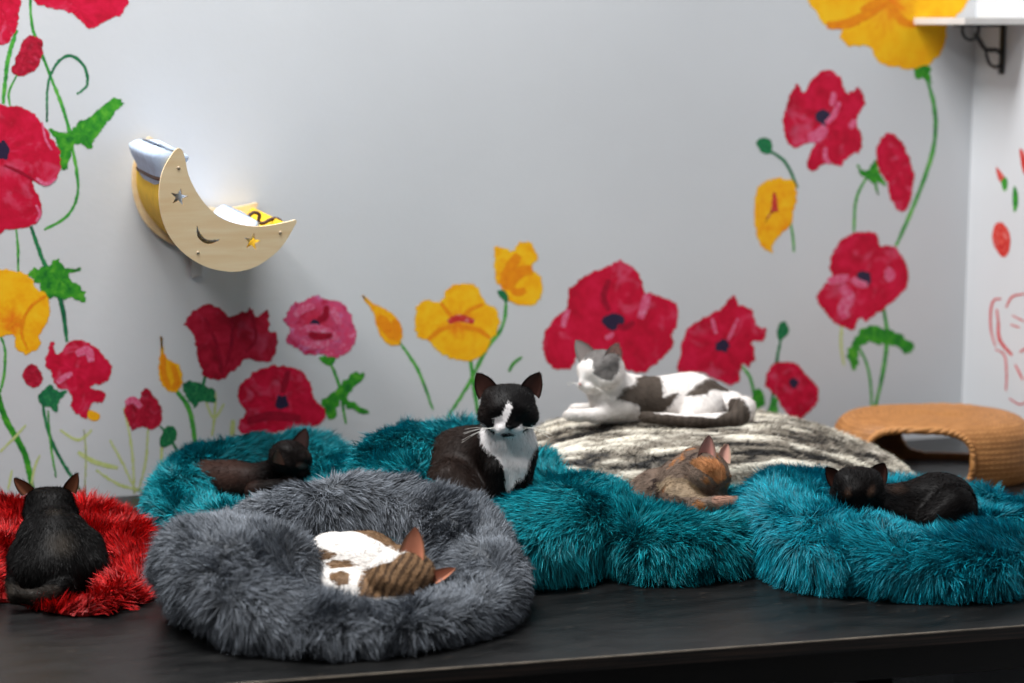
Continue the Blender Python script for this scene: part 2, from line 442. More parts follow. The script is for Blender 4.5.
    e3 = N('ShaderNodeMapRange'); e3.inputs['From Min'].default_value = 0.3; e3.inputs['From Max'].default_value = 0.55; Lk(e2.outputs[0], e3.inputs['Value'])
    Lk(e3.outputs['Result'], b.inputs['Alpha'])
    return m
CR = paint_mat('crimson_paint', [(0.3, (176, 4, 40)), (0.5, (204, 8, 54)), (0.72, (220, 24, 72))], (236, 130, 170), 0.42)
CRD = paint_mat('deep_crimson_paint', [(0.3, (128, 8, 30)), (0.5, (176, 12, 46)), (0.72, (205, 36, 70))], (215, 90, 125), 0.4)
PK = paint_mat('pink_paint', [(0.36, (190, 30, 74)), (0.48, (212, 84, 128)), (0.58, (222, 60, 104)), (0.7, (232, 150, 190))], (206, 140, 196), 0.85, centre=(205, 34, 66), crad=0.35)
OR = paint_mat('orange_paint', [(0.34, (250, 170, 10)), (0.5, (254, 190, 18)), (0.72, (255, 204, 36))], (244, 150, 10), 0.6, centre=(240, 96, 20), crad=0.12)
ORP = paint_mat('golden_paint', [(0.3, (246, 152, 12)), (0.5, (252, 182, 18)), (0.72, (255, 200, 36))], (242, 146, 16), 0.5)
INK = plain('ink_blue_paint', (32, 16, 56), 0.6, 0.3, 40)
GR = paint_mat('green_paint', [(0.35, (34, 120, 52)), (0.5, (64, 160, 60)), (0.7, (112, 192, 72))], (150, 210, 110), 0.4)
GRD = paint_mat('dark_green_paint', [(0.35, (16, 86, 62)), (0.5, (26, 116, 70)), (0.7, (52, 146, 84))], (90, 170, 110), 0.3)
LEAFM = paint_mat('leaf_green_paint', [(0.35, (26, 112, 40)), (0.5, (52, 148, 38)), (0.7, (98, 180, 50))], (30, 104, 40), 0.6)
PALE = paint_mat('pale_green_paint', [(0.35, (192, 206, 120)), (0.5, (200, 212, 140)), (0.7, (210, 218, 168))], (222, 224, 200), 0.4)
SKETCH = paint_mat('red_sketch_paint', [(0.35, (192, 60, 60)), (0.5, (206, 80, 84)), (0.7, (216, 116, 118))], (226, 190, 192), 0.8)
RED = paint_mat('red_paint', [(0.35, (180, 30, 28)), (0.5, (206, 52, 44)), (0.7, (222, 110, 96))], (230, 180, 176), 0.8)
layer = [0]
def mural(name, pts, mat, parent=None, label=None, wall='back', ctr=None, rough=1.0, sm=6, org=(0, 0), sc=1.0, feather=1.0):
    """a painted shape lying on the wall; pts in photo pixels, mapped on to the wall plane"""
    pts = np.asarray(pts, float)/sc+np.asarray(org, float)
    layer[0] += 1; off = 0.0001+0.000004*layer[0]
    f = on_wall if wall == 'back' else on_right
    Wp = np.array([f(x, y, off) for x, y in pts])
    ax = 0 if wall == 'back' else 1
    q = Wp[:, [ax, 2]]
    q = smooth_line(q, sm, True)
    size = np.ptp(q, axis=0).max()/2
    c = q.mean(0) if ctr is None else f((ctr[0]/sc+org[0]), (ctr[1]/sc+org[1]), off)[[ax, 2]]
    tn = nrm(np.roll(q, -1, 0)-np.roll(q, 1, 0)); nn = np.c_[tn[:, 1], -tn[:, 0]]
    P3 = np.c_[q*150, np.full(len(q), layer[0])]
    q = q+nn*((fbm(P3, 5, 3))*0.0035*rough*min(1, size/0.05))[:, None]
    tn = nrm(np.roll(q, -1, 0)-np.roll(q, 1, 0)); nn = np.c_[tn[:, 1], -tn[:, 0]]
    ar = 0.5*np.sum(q[:, 0]*np.roll(q[:, 1], -1)-np.roll(q[:, 0], -1)*q[:, 1])
    if ar < 0: nn = -nn
    fe = min(0.006, size*0.10)*feather
    qi = q-nn*fe*0.7; qo = q+nn*fe*0.45
    tri = np.array(tessellate_polygon([[Vector((a, b_, 0)) for a, b_ in qi]]))
    m_ = len(q); i = np.arange(m_); j = (i+1) % m_
    loc = (np.concatenate([qi, qo])-c)/size
    P = np.zeros((2*m_, 3)); P[:, ax] = loc[:, 0]; P[:, 2] = loc[:, 1]
    ec = np.repeat(np.r_[np.full(m_, 1.0), np.zeros(m_)][:, None], 3, 1)
    me = mk_mesh(name, P, [tri, np.stack([i, m_+i, m_+j, j], 1)], ec, mat, False)
    o = bpy.data.objects.new(name, me); COL.objects.link(o)
    wc = np.zeros(3); wc[ax] = c[0]; wc[2] = c[1]; wc[1-ax] = Wp[0, 1-ax]
    par = parent or (wall_back if wall == 'back' else wall_right)
    o.matrix_world = Matrix.Translation(Vector(wc)) @ Matrix.Diagonal((size, size, size, 1))
    if parent is not None:
        o.parent = parent; o.matrix_parent_inverse = parent.matrix_basis.inverted()
    else: o.parent = par
    if label: o['label'] = label
    return o
def stem(pts, wpx, mat, name='painted_stem', parent=None, wall='back', label=None, org=(0, 0), sc=1.0):
    c = smooth_line(np.asarray(pts, float)/sc+np.asarray(org, float), 7)
    t = nrm(np.gradient(c, axis=0)); nn = np.c_[-t[:, 1], t[:, 0]]
    ww = (wpx/2*(1-0.35*np.linspace(-1, 1, len(c))**2))[:, None]
    poly = np.concatenate([c+nn*ww, (c-nn*ww)[::-1]])
    return mural(name, poly, mat, parent, label, wall, rough=0.25, sm=1, feather=0.5)
Z1 = dict(org=(0, 0), sc=2.625); Z2 = dict(org=(0, 240), sc=2.627); Z3 = dict(org=(230, 240), sc=3.416)
Z4 = dict(org=(470, 230), sc=3.596); Z5 = dict(org=(720, 0), sc=2.8454); Z6 = dict(org=(720, 220), sc=3.253)
# stems first, flowers over them
stem([(30, -6), (33, 30), (48, 70), (65, 115), (73, 150), (78, 190), (68, 215), (44, 230)], 3.4, GR)
stem([(17, 30), (8, 60), (3, 104)], 4.5, GR); stem([(17, 75), (9, 92), (10, 106)], 2.5, GR)
stem([(47, 122), (48, 85), (58, 62), (72, 56), (85, 68), (87, 85), (77, 94)], 3.2, GRD)
stem([(16, 226), (18, 250), (18, 272)], 2.8, GR)
stem([(31, 226), (42, 258), (60, 298), (67, 342)], 5, GRD)
stem([(0, 335), (5, 350), (4, 375), (0, 392)], 3, GR); stem([(-4, 385), (5, 418), (25, 455), (34, 500)], 6.5, LEAFM)
stem([(42, 400), (48, 430), (60, 458), (88, 502)], 3.6, GRD); stem([(48, 410), (50, 440), (56, 478)], 2.4, GR)
stem([(160, 426), (170, 438), (183, 462)], 3, GRD)
stem([(176, 390), (190, 412), (197, 455)], 5, GR); stem([(206, 374), (202, 388), (194, 408)], 3.2, GRD)
stem([(328, 358), (338, 382), (346, 424)], 3.2, GR)
stem([(400, 343), (418, 370), (433, 410)], 3.2, GR)
stem([(470, 358), (474, 385), (478, 415)], 4.5, GR); stem([(506, 298), (503, 325), (485, 352), (468, 385), (447, 418)], 4, GR)
stem([(509, 372), (513, 364), (522, 357)], 3.4, LEAFM, name='painted_leaf')
stem([(742, 366), (751, 380), (755, 404)], 3.2, GR); stem([(781, 338), (776, 365), (773, 395), (768, 425)], 3.4, GRD)
stem([(883, 306), (887, 335), (883, 372), (874, 412)], 4.2, GR); stem([(858, 345), (869, 372), (872, 412)], 2.8, GR)
stem([(842, 322), (841, 345), (844, 366)], 3, PALE)
stem([(866, 178), (856, 200), (854, 232)], 3, GR)
stem([(922, 66), (934, 105), (934, 145), (920, 190), (896, 246)], 4.4, GR)
stem([(768, 150), (785, 162), (798, 188)], 3.2, GRD); stem([(790, 220), (793, 238), (794, 252)], 2.6, GR)
for pts, ww in [([(0, 452), (14, 438), (26, 425)], 2.6), ([(78, 452), (95, 462), (118, 468)], 5), ([(60, 430), (78, 440), (92, 430)], 3), ([(96, 470), (120, 485), (150, 492)], 3),
                ([(110, 440), (124, 466), (136, 492)], 2.6), ([(124, 408), (132, 450), (134, 494)], 2.6), ([(148, 425), (146, 460), (138, 492)], 2.4), ([(40, 455), (34, 470), (30, 496)], 2.4),
                ([(162, 440), (161, 470)], 3), ([(84, 430), (86, 460), (84, 497)], 2), ([(206, 402), (214, 418), (224, 404)], 2.6), ([(216, 392), (214, 420), (212, 436)], 2.4), ([(233, 420), (232, 436)], 5), ([(12, 470), (8, 490)], 2.4)]:
    stem(pts, ww, PALE, name='painted_grass_blade')
lf = lambda pts, z={}, mat=LEAFM, **k: mural('painted_leaf', pts, mat, rough=2.6, sm=5, **z, **k)
lf([(130, 340), (180, 345), (220, 310), (300, 262), (325, 270), (280, 320), (240, 385), (195, 380), (170, 450), (152, 430), (160, 390)], Z1)
lf([(75, 80), (120, 72), (150, 48), (172, 75), (210, 75), (180, 95), (218, 130), (222, 162), (180, 152), (120, 148), (92, 110)], Z2)
lf([(105, 400), (130, 380), (150, 395), (178, 400), (155, 420), (150, 450), (128, 440), (105, 430)], Z2, GRD)
lf([(420, 520), (440, 490), (462, 495), (458, 530), (425, 545)], Z2, GRD)
lf([(478, 380), (505, 368), (530, 375), (560, 395), (562, 430), (530, 425), (510, 435), (490, 410)], Z2, GRD)
lf([(310, 550), (360, 520), (410, 460), (460, 458), (430, 500), (402, 535), (468, 580), (440, 598), (395, 566), (376, 550), (345, 618), (326, 580)], Z3)
lf([(306, 402), (335, 392), (362, 400), (345, 428), (320, 422)], Z3, LEAFM)
lf([(95, 222), (115, 215), (138, 235), (132, 262), (112, 245)], Z4, GRD)
lf([(100, 590), (120, 550), (142, 565), (145, 600), (110, 615)], Z6)
lf([(185, 378), (190, 345), (205, 330), (222, 340), (222, 362), (200, 390)], Z6, GRD)
lf([(160, 600), (185, 580), (185, 640), (165, 655), (150, 640)], Z6, GR)
lf([(445, 375), (470, 350), (540, 352), (590, 372), (628, 412), (605, 432), (560, 405), (520, 400), (460, 402), (450, 440), (442, 485), (422, 478), (418, 420)], Z6, LEAFM)
lf([(105, 400), (130, 390), (148, 405), (146, 432), (125, 438), (108, 420)], Z5, GRD)
lf([(392, 472), (420, 485), (440, 455), (452, 490), (470, 528), (445, 515), (452, 555), (432, 520), (405, 500)], Z5, LEAFM)
lf([(550, 195), (575, 185), (600, 190), (598, 215), (605, 240), (580, 222), (560, 225)], Z5, LEAFM)

def poppy(pts, mat, z={}, centre=None, cr=(6, 6), label=None, name='painted_poppy', rough=1.3):
    o = mural(name, pts, mat, label=label, rough=rough, ctr=centre, **z)
    if centre is not None and cr is not None:
        s = z.get('sc', 1.0); ce = np.array(centre)/s+np.array(z.get('org', (0, 0)))
        a = np.linspace(0, 2*np.pi, 12, endpoint=False); k = 1+0.22*np.array([random.uniform(-1, 1) for _ in a])
        mural('painted_center', np.c_[ce[0]+np.cos(a)*cr[0]*k, ce[1]+np.sin(a)*cr[1]*k], INK, parent=o, rough=0.7, sm=3)
    return o
poppy([(-10, -5), (17, -4), (19, 18), (14, 35), (5, 45), (-8, 42)], CR, label='crimson flower cut by the top left corner')
poppy([(34, -8), (124, -8), (121, 14), (108, 19), (92, 28), (78, 20), (68, 11), (52, 9), (40, 4)], CR, label='crimson flower cut by the top edge')
poppy([(24, 40), (33, 36), (43, 42), (41, 58), (35, 70), (22, 76), (12, 72), (17, 55)], CRD, label='small crimson bud', name='painted_bud')
poppy([(-20, 110), (8, 106), (25, 108), (38, 118), (50, 135), (60, 155), (58, 178), (45, 186), (32, 181), (40, 200), (41, 216), (30, 226), (10, 229), (-20, 226)], CR, centre=(3, 150), cr=(7, 10), label='largest crimson poppy at the left edge')
poppy([(-16, 275), (5, 270), (20, 272), (33, 279), (36, 289), (46, 294), (50, 312), (42, 330), (38, 346), (28, 353), (17, 350), (12, 336), (-14, 332)], OR, centre=(12, 322), cr=None, label='orange poppy at the left edge')
poppy([(118, 330), (135, 268), (150, 300), (190, 265), (240, 275), (290, 325), (280, 370), (238, 385), (275, 402), (272, 425), (240, 432), (226, 468), (190, 442), (185, 400), (150, 385), (135, 345)], CR, Z2, centre=(190, 340), cr=None)
poppy([(60, 350), (80, 325), (105, 340), (112, 365), (95, 388), (68, 378)], CRD, Z2, name='painted_bud')
poppy([(234, 448), (262, 458), (256, 474), (232, 470)], ORP, Z2, name='painted_bud', label='tiny orange bud')
poppy([(325, 455), (340, 415), (365, 420), (382, 388), (420, 430), (425, 470), (400, 500), (370, 490), (345, 502), (335, 475)], CRD, Z2)
poppy([(424, 252), (434, 305), (470, 330), (480, 370), (465, 400), (440, 395), (418, 360), (420, 310)], ORP, Z2, name='painted_bud', rough=0.4)
poppy([(185, 322), (205, 304), (222, 310), (230, 316), (242, 313), (252, 309), (257, 317), (268, 310), (270, 331), (277, 334), (274, 357), (265, 362), (248, 359), (238, 368), (222, 379), (205, 376), (197, 355), (194, 335)], CRD, centre=(225, 380), cr=None, label='deep crimson tulip shaped poppy below the moon shelf')
poppy([(30, 505), (60, 470), (110, 440), (160, 430), (230, 440), (270, 480), (290, 540), (325, 580), (315, 625), (240, 640), (100, 665), (40, 660), (30, 620), (55, 590), (30, 550)], CR, Z3, centre=(178, 555), cr=(6, 7))
poppy([(185, 275), (215, 220), (260, 205), (300, 188), (330, 205), (375, 210), (410, 250), (425, 290), (434, 330), (410, 375), (360, 402), (310, 390), (255, 390), (220, 365), (190, 350), (205, 310)], PK, Z3, centre=(293, 283), cr=(5, 3.5), label='pink ruffled flower')
poppy([(452, 190), (500, 222), (560, 255), (590, 310), (577, 358), (535, 352), (505, 310), (492, 255)], ORP, Z3, name='painted_bud', rough=0.4, label='slanting orange bud')
poppy([(415, 322), (417, 306), (428, 300), (440, 302), (446, 290), (460, 283), (476, 286), (485, 302), (496, 308), (499, 325), (490, 342), (484, 353), (470, 361), (455, 360), (440, 353), (430, 342), (417, 336)], OR, centre=(458, 323), cr=None, label='open orange poppy left of the tuxedo cat')
poppy([(90, 60), (130, 70), (160, 75), (180, 42), (220, 50), (242, 95), (225, 140), (250, 165), (260, 220), (235, 265), (190, 270), (145, 255), (125, 220), (95, 180), (90, 110)], OR, Z4, centre=(135, 180), cr=None)
poppy([(265, 385), (300, 320), (350, 280), (355, 220), (400, 175), (440, 150), (490, 135), (540, 110), (590, 140), (622, 190), (634, 240), (650, 225), (690, 240), (742, 270), (750, 310), (730, 370), (727, 420), (680, 470), (620, 510), (560, 505), (510, 480), (400, 440), (380, 470), (355, 497), (300, 495), (265, 450)], CR, Z4, centre=(515, 330), cr=(10, 8), label='widest crimson poppy behind the white and grey cat')
poppy([(677, 374), (681, 350), (686, 332), (703, 318), (722, 308), (732, 296), (740, 305), (752, 310), (757, 325), (766, 330), (763, 341), (753, 342), (755, 355), (750, 367), (742, 365), (737, 384), (715, 380), (700, 372), (685, 378)], CR, centre=(722, 346), cr=(7, 6))
poppy([(145, 530), (172, 470), (230, 460), (275, 495), (318, 550), (310, 600), (255, 650), (210, 620), (180, 570)], CR, Z6, centre=(240, 530), cr=(4, 5))
poppy([(315, 250), (345, 205), (385, 200), (358, 160), (370, 100), (410, 55), (455, 38), (510, 45), (522, 88), (560, 82), (600, 130), (612, 190), (590, 240), (530, 290), (480, 325), (455, 318), (430, 355), (370, 330), (335, 290)], CR, Z6, centre=(465, 188), cr=(7, 8))
poppy([(180, 345), (190, 290), (215, 243), (240, 265), (255, 235), (300, 198), (340, 220), (362, 265), (392, 250), (413, 290), (385, 345), (402, 380), (400, 430), (370, 442), (340, 472), (300, 465), (265, 489), (247, 460), (270, 400), (215, 420), (190, 400)], CR, Z5, centre=(296, 335), cr=(8, 7))
poppy([(450, 410), (480, 378), (520, 405), (540, 450), (553, 500), (545, 560), (520, 604), (490, 575), (475, 520), (450, 480)], CR, Z5)
o = poppy([(754, 215), (756, 195), (762, 183), (775, 178), (790, 180), (797, 190), (794, 212), (790, 226), (782, 234), (775, 241), (772, 252), (763, 248), (757, 236)], ORP, label='tall orange poppy with a red streak')
mural('painted_center', [(128, 635), (145, 595), (150, 555), (158, 550), (165, 600), (148, 605)], RED, parent=o, sm=3, **Z5)
poppy([(275, -30), (280, 40), (305, 76), (350, 75), (344, 108), (370, 132), (420, 130), (450, 172), (490, 190), (550, 196), (600, 180), (638, 130), (650, 70), (680, 40), (684, -30)], OR, Z5, centre=(480, 0), cr=None, label='large orange poppy cut by the top edge beside the shelf')
# brush strokes that separate the petals
OSH = paint_mat('deep_orange_paint', [(0.35, (236, 128, 14)), (0.5, (242, 146, 14)), (0.7, (248, 160, 16))], (232, 104, 20), 0.5)
PKS = paint_mat('pale_pink_paint', [(0.35, (218, 60, 104)), (0.5, (224, 98, 138)), (0.7, (226, 150, 178))], (206, 60, 104), 0.6)
DKS = paint_mat('dark_crimson_stroke_paint', [(0.35, (140, 4, 36)), (0.5, (160, 8, 44)), (0.7, (180, 12, 50))], (120, 4, 40), 0.5)
def strokes(lst, mat, z={}):
    for pts, ww in lst: stem(pts, ww, mat, name='painted_stroke', **z)
strokes([([(458, 323), (448, 312), (441, 303)], 4), ([(458, 322), (470, 310), (484, 304)], 4), ([(455, 326), (440, 330), (428, 340)], 5), ([(462, 327), (478, 330), (490, 338)], 5)], OSH)
strokes([([(448, 322), (460, 318), (474, 322)], 7)], RED)
strokes([([(130, 215), (130, 170), (150, 130), (175, 90)], 12), ([(140, 215), (150, 180), (185, 150), (225, 143)], 12), ([(150, 215), (175, 225), (200, 215)], 8)], OSH, Z4)
strokes([([(305, 72), (360, 68), (420, 40), (480, 0)], 10), ([(480, 10), (520, 60), (560, 70)], 8), ([(400, 30), (440, 10), (470, -5)], 8)], OSH, Z5)
strokes([([(28, 350), (22, 335), (24, 318), (34, 304), (46, 296)], 3.2), ([(8, 330), (16, 320), (22, 322)], 4)], OSH)
strokes([([(505, 265), (530, 290), (560, 335)], 12), ([(560, 270), (575, 310), (566, 345)], 8)], OSH, Z3)
strokes([([(430, 300), (430, 350), (445, 390)], 6), ([(455, 330), (465, 370), (455, 392)], 6)], OSH, Z2)
strokes([([(640, 230), (628, 270), (612, 318)], 9), ([(486, 388), (500, 384), (516, 370)], 5), ([(355, 285), (340, 320), (335, 350)], 6)], PKS, Z4)
strokes([([(590, 330), (560, 350), (530, 345)], 6), ([(500, 180), (480, 240), (500, 290)], 6)], DKS, Z4)
strokes([([(325, 262), (318, 300)], 6), ([(340, 290), (322, 330), (300, 352)], 6), ([(250, 395), (280, 385), (300, 360)], 12), ([(300, 420), (300, 450), (312, 465)], 5), ([(370, 348), (385, 358)], 10)], PKS, Z5)
strokes([([(430, 190), (450, 205), (480, 212)], 8), ([(540, 160), (555, 178), (540, 195)], 10), ([(395, 215), (420, 250), (400, 290), (410, 320)], 12), ([(350, 200), (390, 192), (420, 188)], 9)], PKS, Z6)
strokes([([(712, 318), (716, 334)], 4), ([(738, 318), (732, 332), (728, 340)], 3.5)], PKS)
strokes([([(200, 300), (230, 290), (240, 320)], 9), ([(330, 430), (350, 420), (370, 440)], 7), ([(150, 375), (170, 360), (190, 350)], 6)], PKS, Z2)
strokes([([(245, 310), (280, 300), (330, 310), (370, 340)], 8), ([(220, 260), (250, 235), (290, 225)], 8), ([(240, 345), (290, 360), (340, 350)], 8), ([(320, 240), (355, 250), (375, 290)], 7)], PKS, Z3)
strokes([([(270, 320), (300, 330), (350, 325)], 7), ([(330, 225), (325, 260), (300, 275)], 7)], DKS, Z3)
strokes([([(42, 122), (46, 140), (52, 150)], 2.5), ([(36, 178), (46, 184), (56, 178)], 4), ([(36, 205), (40, 214), (36, 222)], 3)], PKS)
strokes([([(4, 165), (20, 172), (34, 180)], 3)], DKS)
strokes([([(205, 318), (215, 340), (222, 368)], 3), ([(232, 318), (232, 340), (226, 366)], 3.5), ([(252, 316), (256, 338), (246, 352)], 3)], DKS)
strokes([([(60, 620), (140, 600), (240, 610)], 9), ([(178, 520), (190, 480), (200, 445)], 6)], DKS, Z3)
# right wall: sketched flowers
mural('painted_bud', [(785, 475), (800, 490), (812, 510), (800, 520), (790, 505)], RED, wall='right', rough=0.3, sm=3, **Z5)
mural('painted_leaf', [(800, 515), (815, 505), (818, 530), (808, 545)], LEAFM, wall='right', rough=0.3, sm=3, **Z5)
mural('painted_leaf', [(836, 530), (846, 545), (848, 580), (838, 605), (832, 570)], LEAFM, wall='right', rough=0.3, sm=3, **Z5)
mural('painted_bud', [(852, 425), (868, 440), (880, 500), (862, 490)], RED, wall='right', rough=0.3, sm=3, **Z5)
mural('painted_poppy', [(885, 60), (895, 15), (920, 10), (942, 45), (942, 95), (925, 122), (900, 100)], RED, wall='right', rough=0.5, label='small round red flower on the right wall', **Z6)
for pts, ww in [([(915, 255), (890, 262), (880, 300), (882, 360), (895, 410)], 2.4), ([(930, 285), (950, 250), (990, 240)], 2.2), ([(905, 330), (910, 390), (950, 440)], 3.6), ([(895, 420), (925, 440), (932, 500), (930, 555)], 2),
                ([(900, 290), (905, 330)], 2.4), ([(960, 470), (985, 520)], 2.2), ([(975, 430), (998, 415)], 2), ([(945, 340), (975, 350)], 1.6), ([(950, 310), (990, 330)], 1.4), ([(940, 580), (975, 600), (995, 590)], 1.6)]:
    stem(pts, ww, SKETCH, name='sketched_stroke', wall='right', **Z6)

# ------------------------------------------------------------------ moon shaped wall perch
def moon():
    zz = lambda p: (np.asarray(p, float)/4.27+np.array([110, 130]))
    DEP = 0.39
    outline = [(268, 100), (292, 78), (312, 92), (322, 130), (335, 190), (362, 250), (402, 310), (460, 365), (530, 397), (620, 412), (700, 405), (760, 392), (797, 386), (780, 425), (740, 490), (690, 540), (620, 585), (540, 605), (460, 598), (390, 575), (320, 530), (265, 470), (230, 400), (212, 320), (212, 240), (228, 170)]
    f = np.array([on_wall(x, y, DEP) for x, y in zz(outline)])[:, [0, 2]]
    f = smooth_line(f, 5, True)
    s = f.mean(0)
    def star(c, r):
        cc = on_wall(*zz(c), DEP)[[0, 2]]; r = r/4.27/480
        return np.array([cc+np.array([math.sin(a), math.cos(a)])*(r if k % 2 == 0 else r*0.4) for k in range(10) for a in [k*math.pi/5+0.2]])
    def px_loop(p): return np.array([on_wall(x, y, DEP) for x, y in zz(p)])[:, [0, 2]]
    mn = smooth_line(px_loop([(372, 408), (385, 440), (415, 468), (470, 468), (430, 488), (395, 478), (372, 450)]), 3, True)
    holes = [star((296, 287), 34), star((608, 478), 34), mn]
    root = bpy.data.objects.new('moon_perch', None); COL.objects.link(root)
    rl = np.array([s[0], YW, s[1]]); root.location = rl
    tag(root, 'pale wooden crescent moon cat perch mounted on the wall above the flowers', 'cat perch')
    m, nt, b = new_mat('birch_plywood')
    tc = nt.nodes.new('ShaderNodeTexCoord'); mp = nt.nodes.new('ShaderNodeMapping'); mp.inputs['Scale'].default_value = (3, 3, 26)
    n = nt.nodes.new('ShaderNodeTexNoise'); n.inputs['Scale'].default_value = 3; n.inputs['Detail'].default_value = 5
    r = nt.nodes.new('ShaderNodeValToRGB'); r.color_ramp.elements[0].position = 0.3; r.color_ramp.elements[1].position = 0.7
    r.color_ramp.elements[0].color = (*lin((240, 208, 160)), 1); r.color_ramp.elements[1].color = (*lin((250, 228, 188)), 1)
    nt.links.new(tc.outputs['Object'], mp.inputs['Vector']); nt.links.new(mp.outputs['Vector'], n.inputs['Vector']); nt.links.new(n.outputs['Fac'], r.inputs['Fac']); nt.links.new(r.outputs['Color'], b.inputs['Base Color'])
    b.inputs['Roughness'].default_value = 0.45
    T = 0.009
    def pl(loops, d, name):
        P, F = prism(loops, lambda a: np.c_[a[:, 0], np.full(len(a), YW-d), a[:, 1]], lambda a: np.c_[a[:, 0], np.full(len(a), YW-d+T), a[:, 1]])
        return link(name, mk_mesh(name, P-rl, F, None, m, False), root)
    pl([f]+holes, DEP, 'front_panel')
    pl([f], 0.010+T, 'back_panel')
    # yellow sling between the panels, following the crescent's belly
    mid = [(262, 125), (240, 200), (238, 300), (262, 385), (312, 462), (385, 528), (465, 562), (545, 568), (620, 550), (690, 510), (745, 450), (775, 410)]
    L = smooth_line(px_loop(mid), 5)
    t = nrm(np.gradient(L, axis=0)); nn = np.c_[-t[:, 1], t[:, 0]]
    loop = np.concatenate([L+nn*0.003, (L-nn*0.003)[::-1]])
    P, F = prism([loop], lambda a: np.c_[a[:, 0], np.full(len(a), YW-DEP+T), a[:, 1]], lambda a: np.c_[a[:, 0], np.full(len(a), YW-0.02), a[:, 1]])
    link('sling', mk_mesh('sling', P-rl, F, None, plain('yellow_felt', (232, 186, 26), 0.8, 0.12, 60), False), root)['label'] = 'yellow sling'
    # padded pale blue liner
    mid2 = [(275, 88), (268, 150), (276, 230), (300, 310), (345, 390), (410, 450), (480, 480), (550, 485), (600, 450), (640, 395)]
    L = smooth_line(px_loop(mid2), 4); nn = None
    yy = np.linspace(YW-DEP+T+0.004, YW-0.026, 16); K = 18
    t = nrm(np.gradient(L, axis=0)); nn = np.c_[-t[:, 1], t[:, 0]]
    u = np.linspace(0, 1, len(L))
    tk = 0.020*np.clip(np.minimum(u, 1-u)*16, 0.15, 1)**0.5*(1+1.5*np.exp(-(u/0.14)**2))
    th = np.linspace(0, 2*np.pi, K, endpoint=False); half = (yy[-1]-yy[0])/2; ym = (yy[-1]+yy[0])/2
    P = []
    for i in range(len(L)):
        for a in th:
            cx = np.sign(np.cos(a))*abs(np.cos(a))**0.5; sz = np.sign(np.sin(a))*abs(np.sin(a))**0.7
            p = L[i]+nn[i]*tk[i]*sz
            P.append([p[0], ym+half*cx, p[1]])
    n_ = len(L); P = np.array(P); P_liner = P; P = np.concatenate([P, [[L[0][0], ym, L[0][1]+0.008]], [[L[-1][0], ym, L[-1][1]+0.004]]])
    sI = np.arange(K); s2 = (sI+1) % K
    F = [grid_faces(n_, K, False, True), np.stack([np.full(K, n_*K), s2, sI], 1), np.stack([np.full(K, n_*K+1), (n_-1)*K+sI, (n_-1)*K+s2], 1)]
    link('padded_liner', mk_mesh('padded_liner', P-rl, F, None, plain('pale_blue_fleece', (196, 214, 240), 0.85, 0.12, 45)), root)['label'] = 'pale blue padded liner'
    # brown cord tie and its loop at the low end, screws, wall tab
    br = plain('brown_cord', (74, 46, 34), 0.7, 0.2)
    c1 = [(575, 400), (590, 370), (615, 352), (638, 362), (634, 392), (655, 398), (680, 385), (705, 378), (728, 388), (730, 402)]
    pts = np.array([on_wall(x, y, 0.25) for x, y in zz(c1)])
    P, F = tube(smooth_line(pts, 5), 0.0035, 8); link('cord_tie', mk_mesh('cord_tie', P-rl, F, None, br), root)['label'] = 'dark brown cord tie'
    for e_ in (7,):
        ring = P_liner[e_*K:(e_+1)*K]; rc_ = ring.mean(0)
        P, F = tube(rc_+(ring-rc_)*1.02, 0.0035, 8, True)
        link('liner_piping', mk_mesh('liner_piping', P-rl, F, None, br), root)['label'] = 'dark brown piping'
    for c in [(293, 162), (376, 524), (727, 438)]:
        cc = on_wall(*zz(c), DEP+0.0008)
        a = np.linspace(0, 2*np.pi, 12, endpoint=False)
        P = np.concatenate([[cc+np.array([0, -0.0006, 0])], cc+np.c_[np.cos(a)*0.003, np.zeros(12), np.sin(a)*0.003], cc+np.c_[np.cos(a)*0.003, np.full(12, 0.001), np.sin(a)*0.003]])
        i = np.arange(12); j = (i+1) % 12
        link('screw', mk_mesh('screw', P-rl, [np.stack([np.zeros(12, int), 1+i, 1+j], 1), np.stack([1+i, 13+i, 13+j, 1+j], 1)], None, plain('screw_steel', (176, 158, 132), 0.4, 0.1, 30)), root)
    c = on_wall(197, 270, 0.01); P, F = box(c+np.array([0, 0.004, 0.01]), (0.024, 0.012, 0.05))
    bevel(link('wall_bracket', mk_mesh('wall_bracket', P-rl, F, None, plain('bracket_grey', (196, 196, 198), 0.4, 0.05), False), root))
moon()

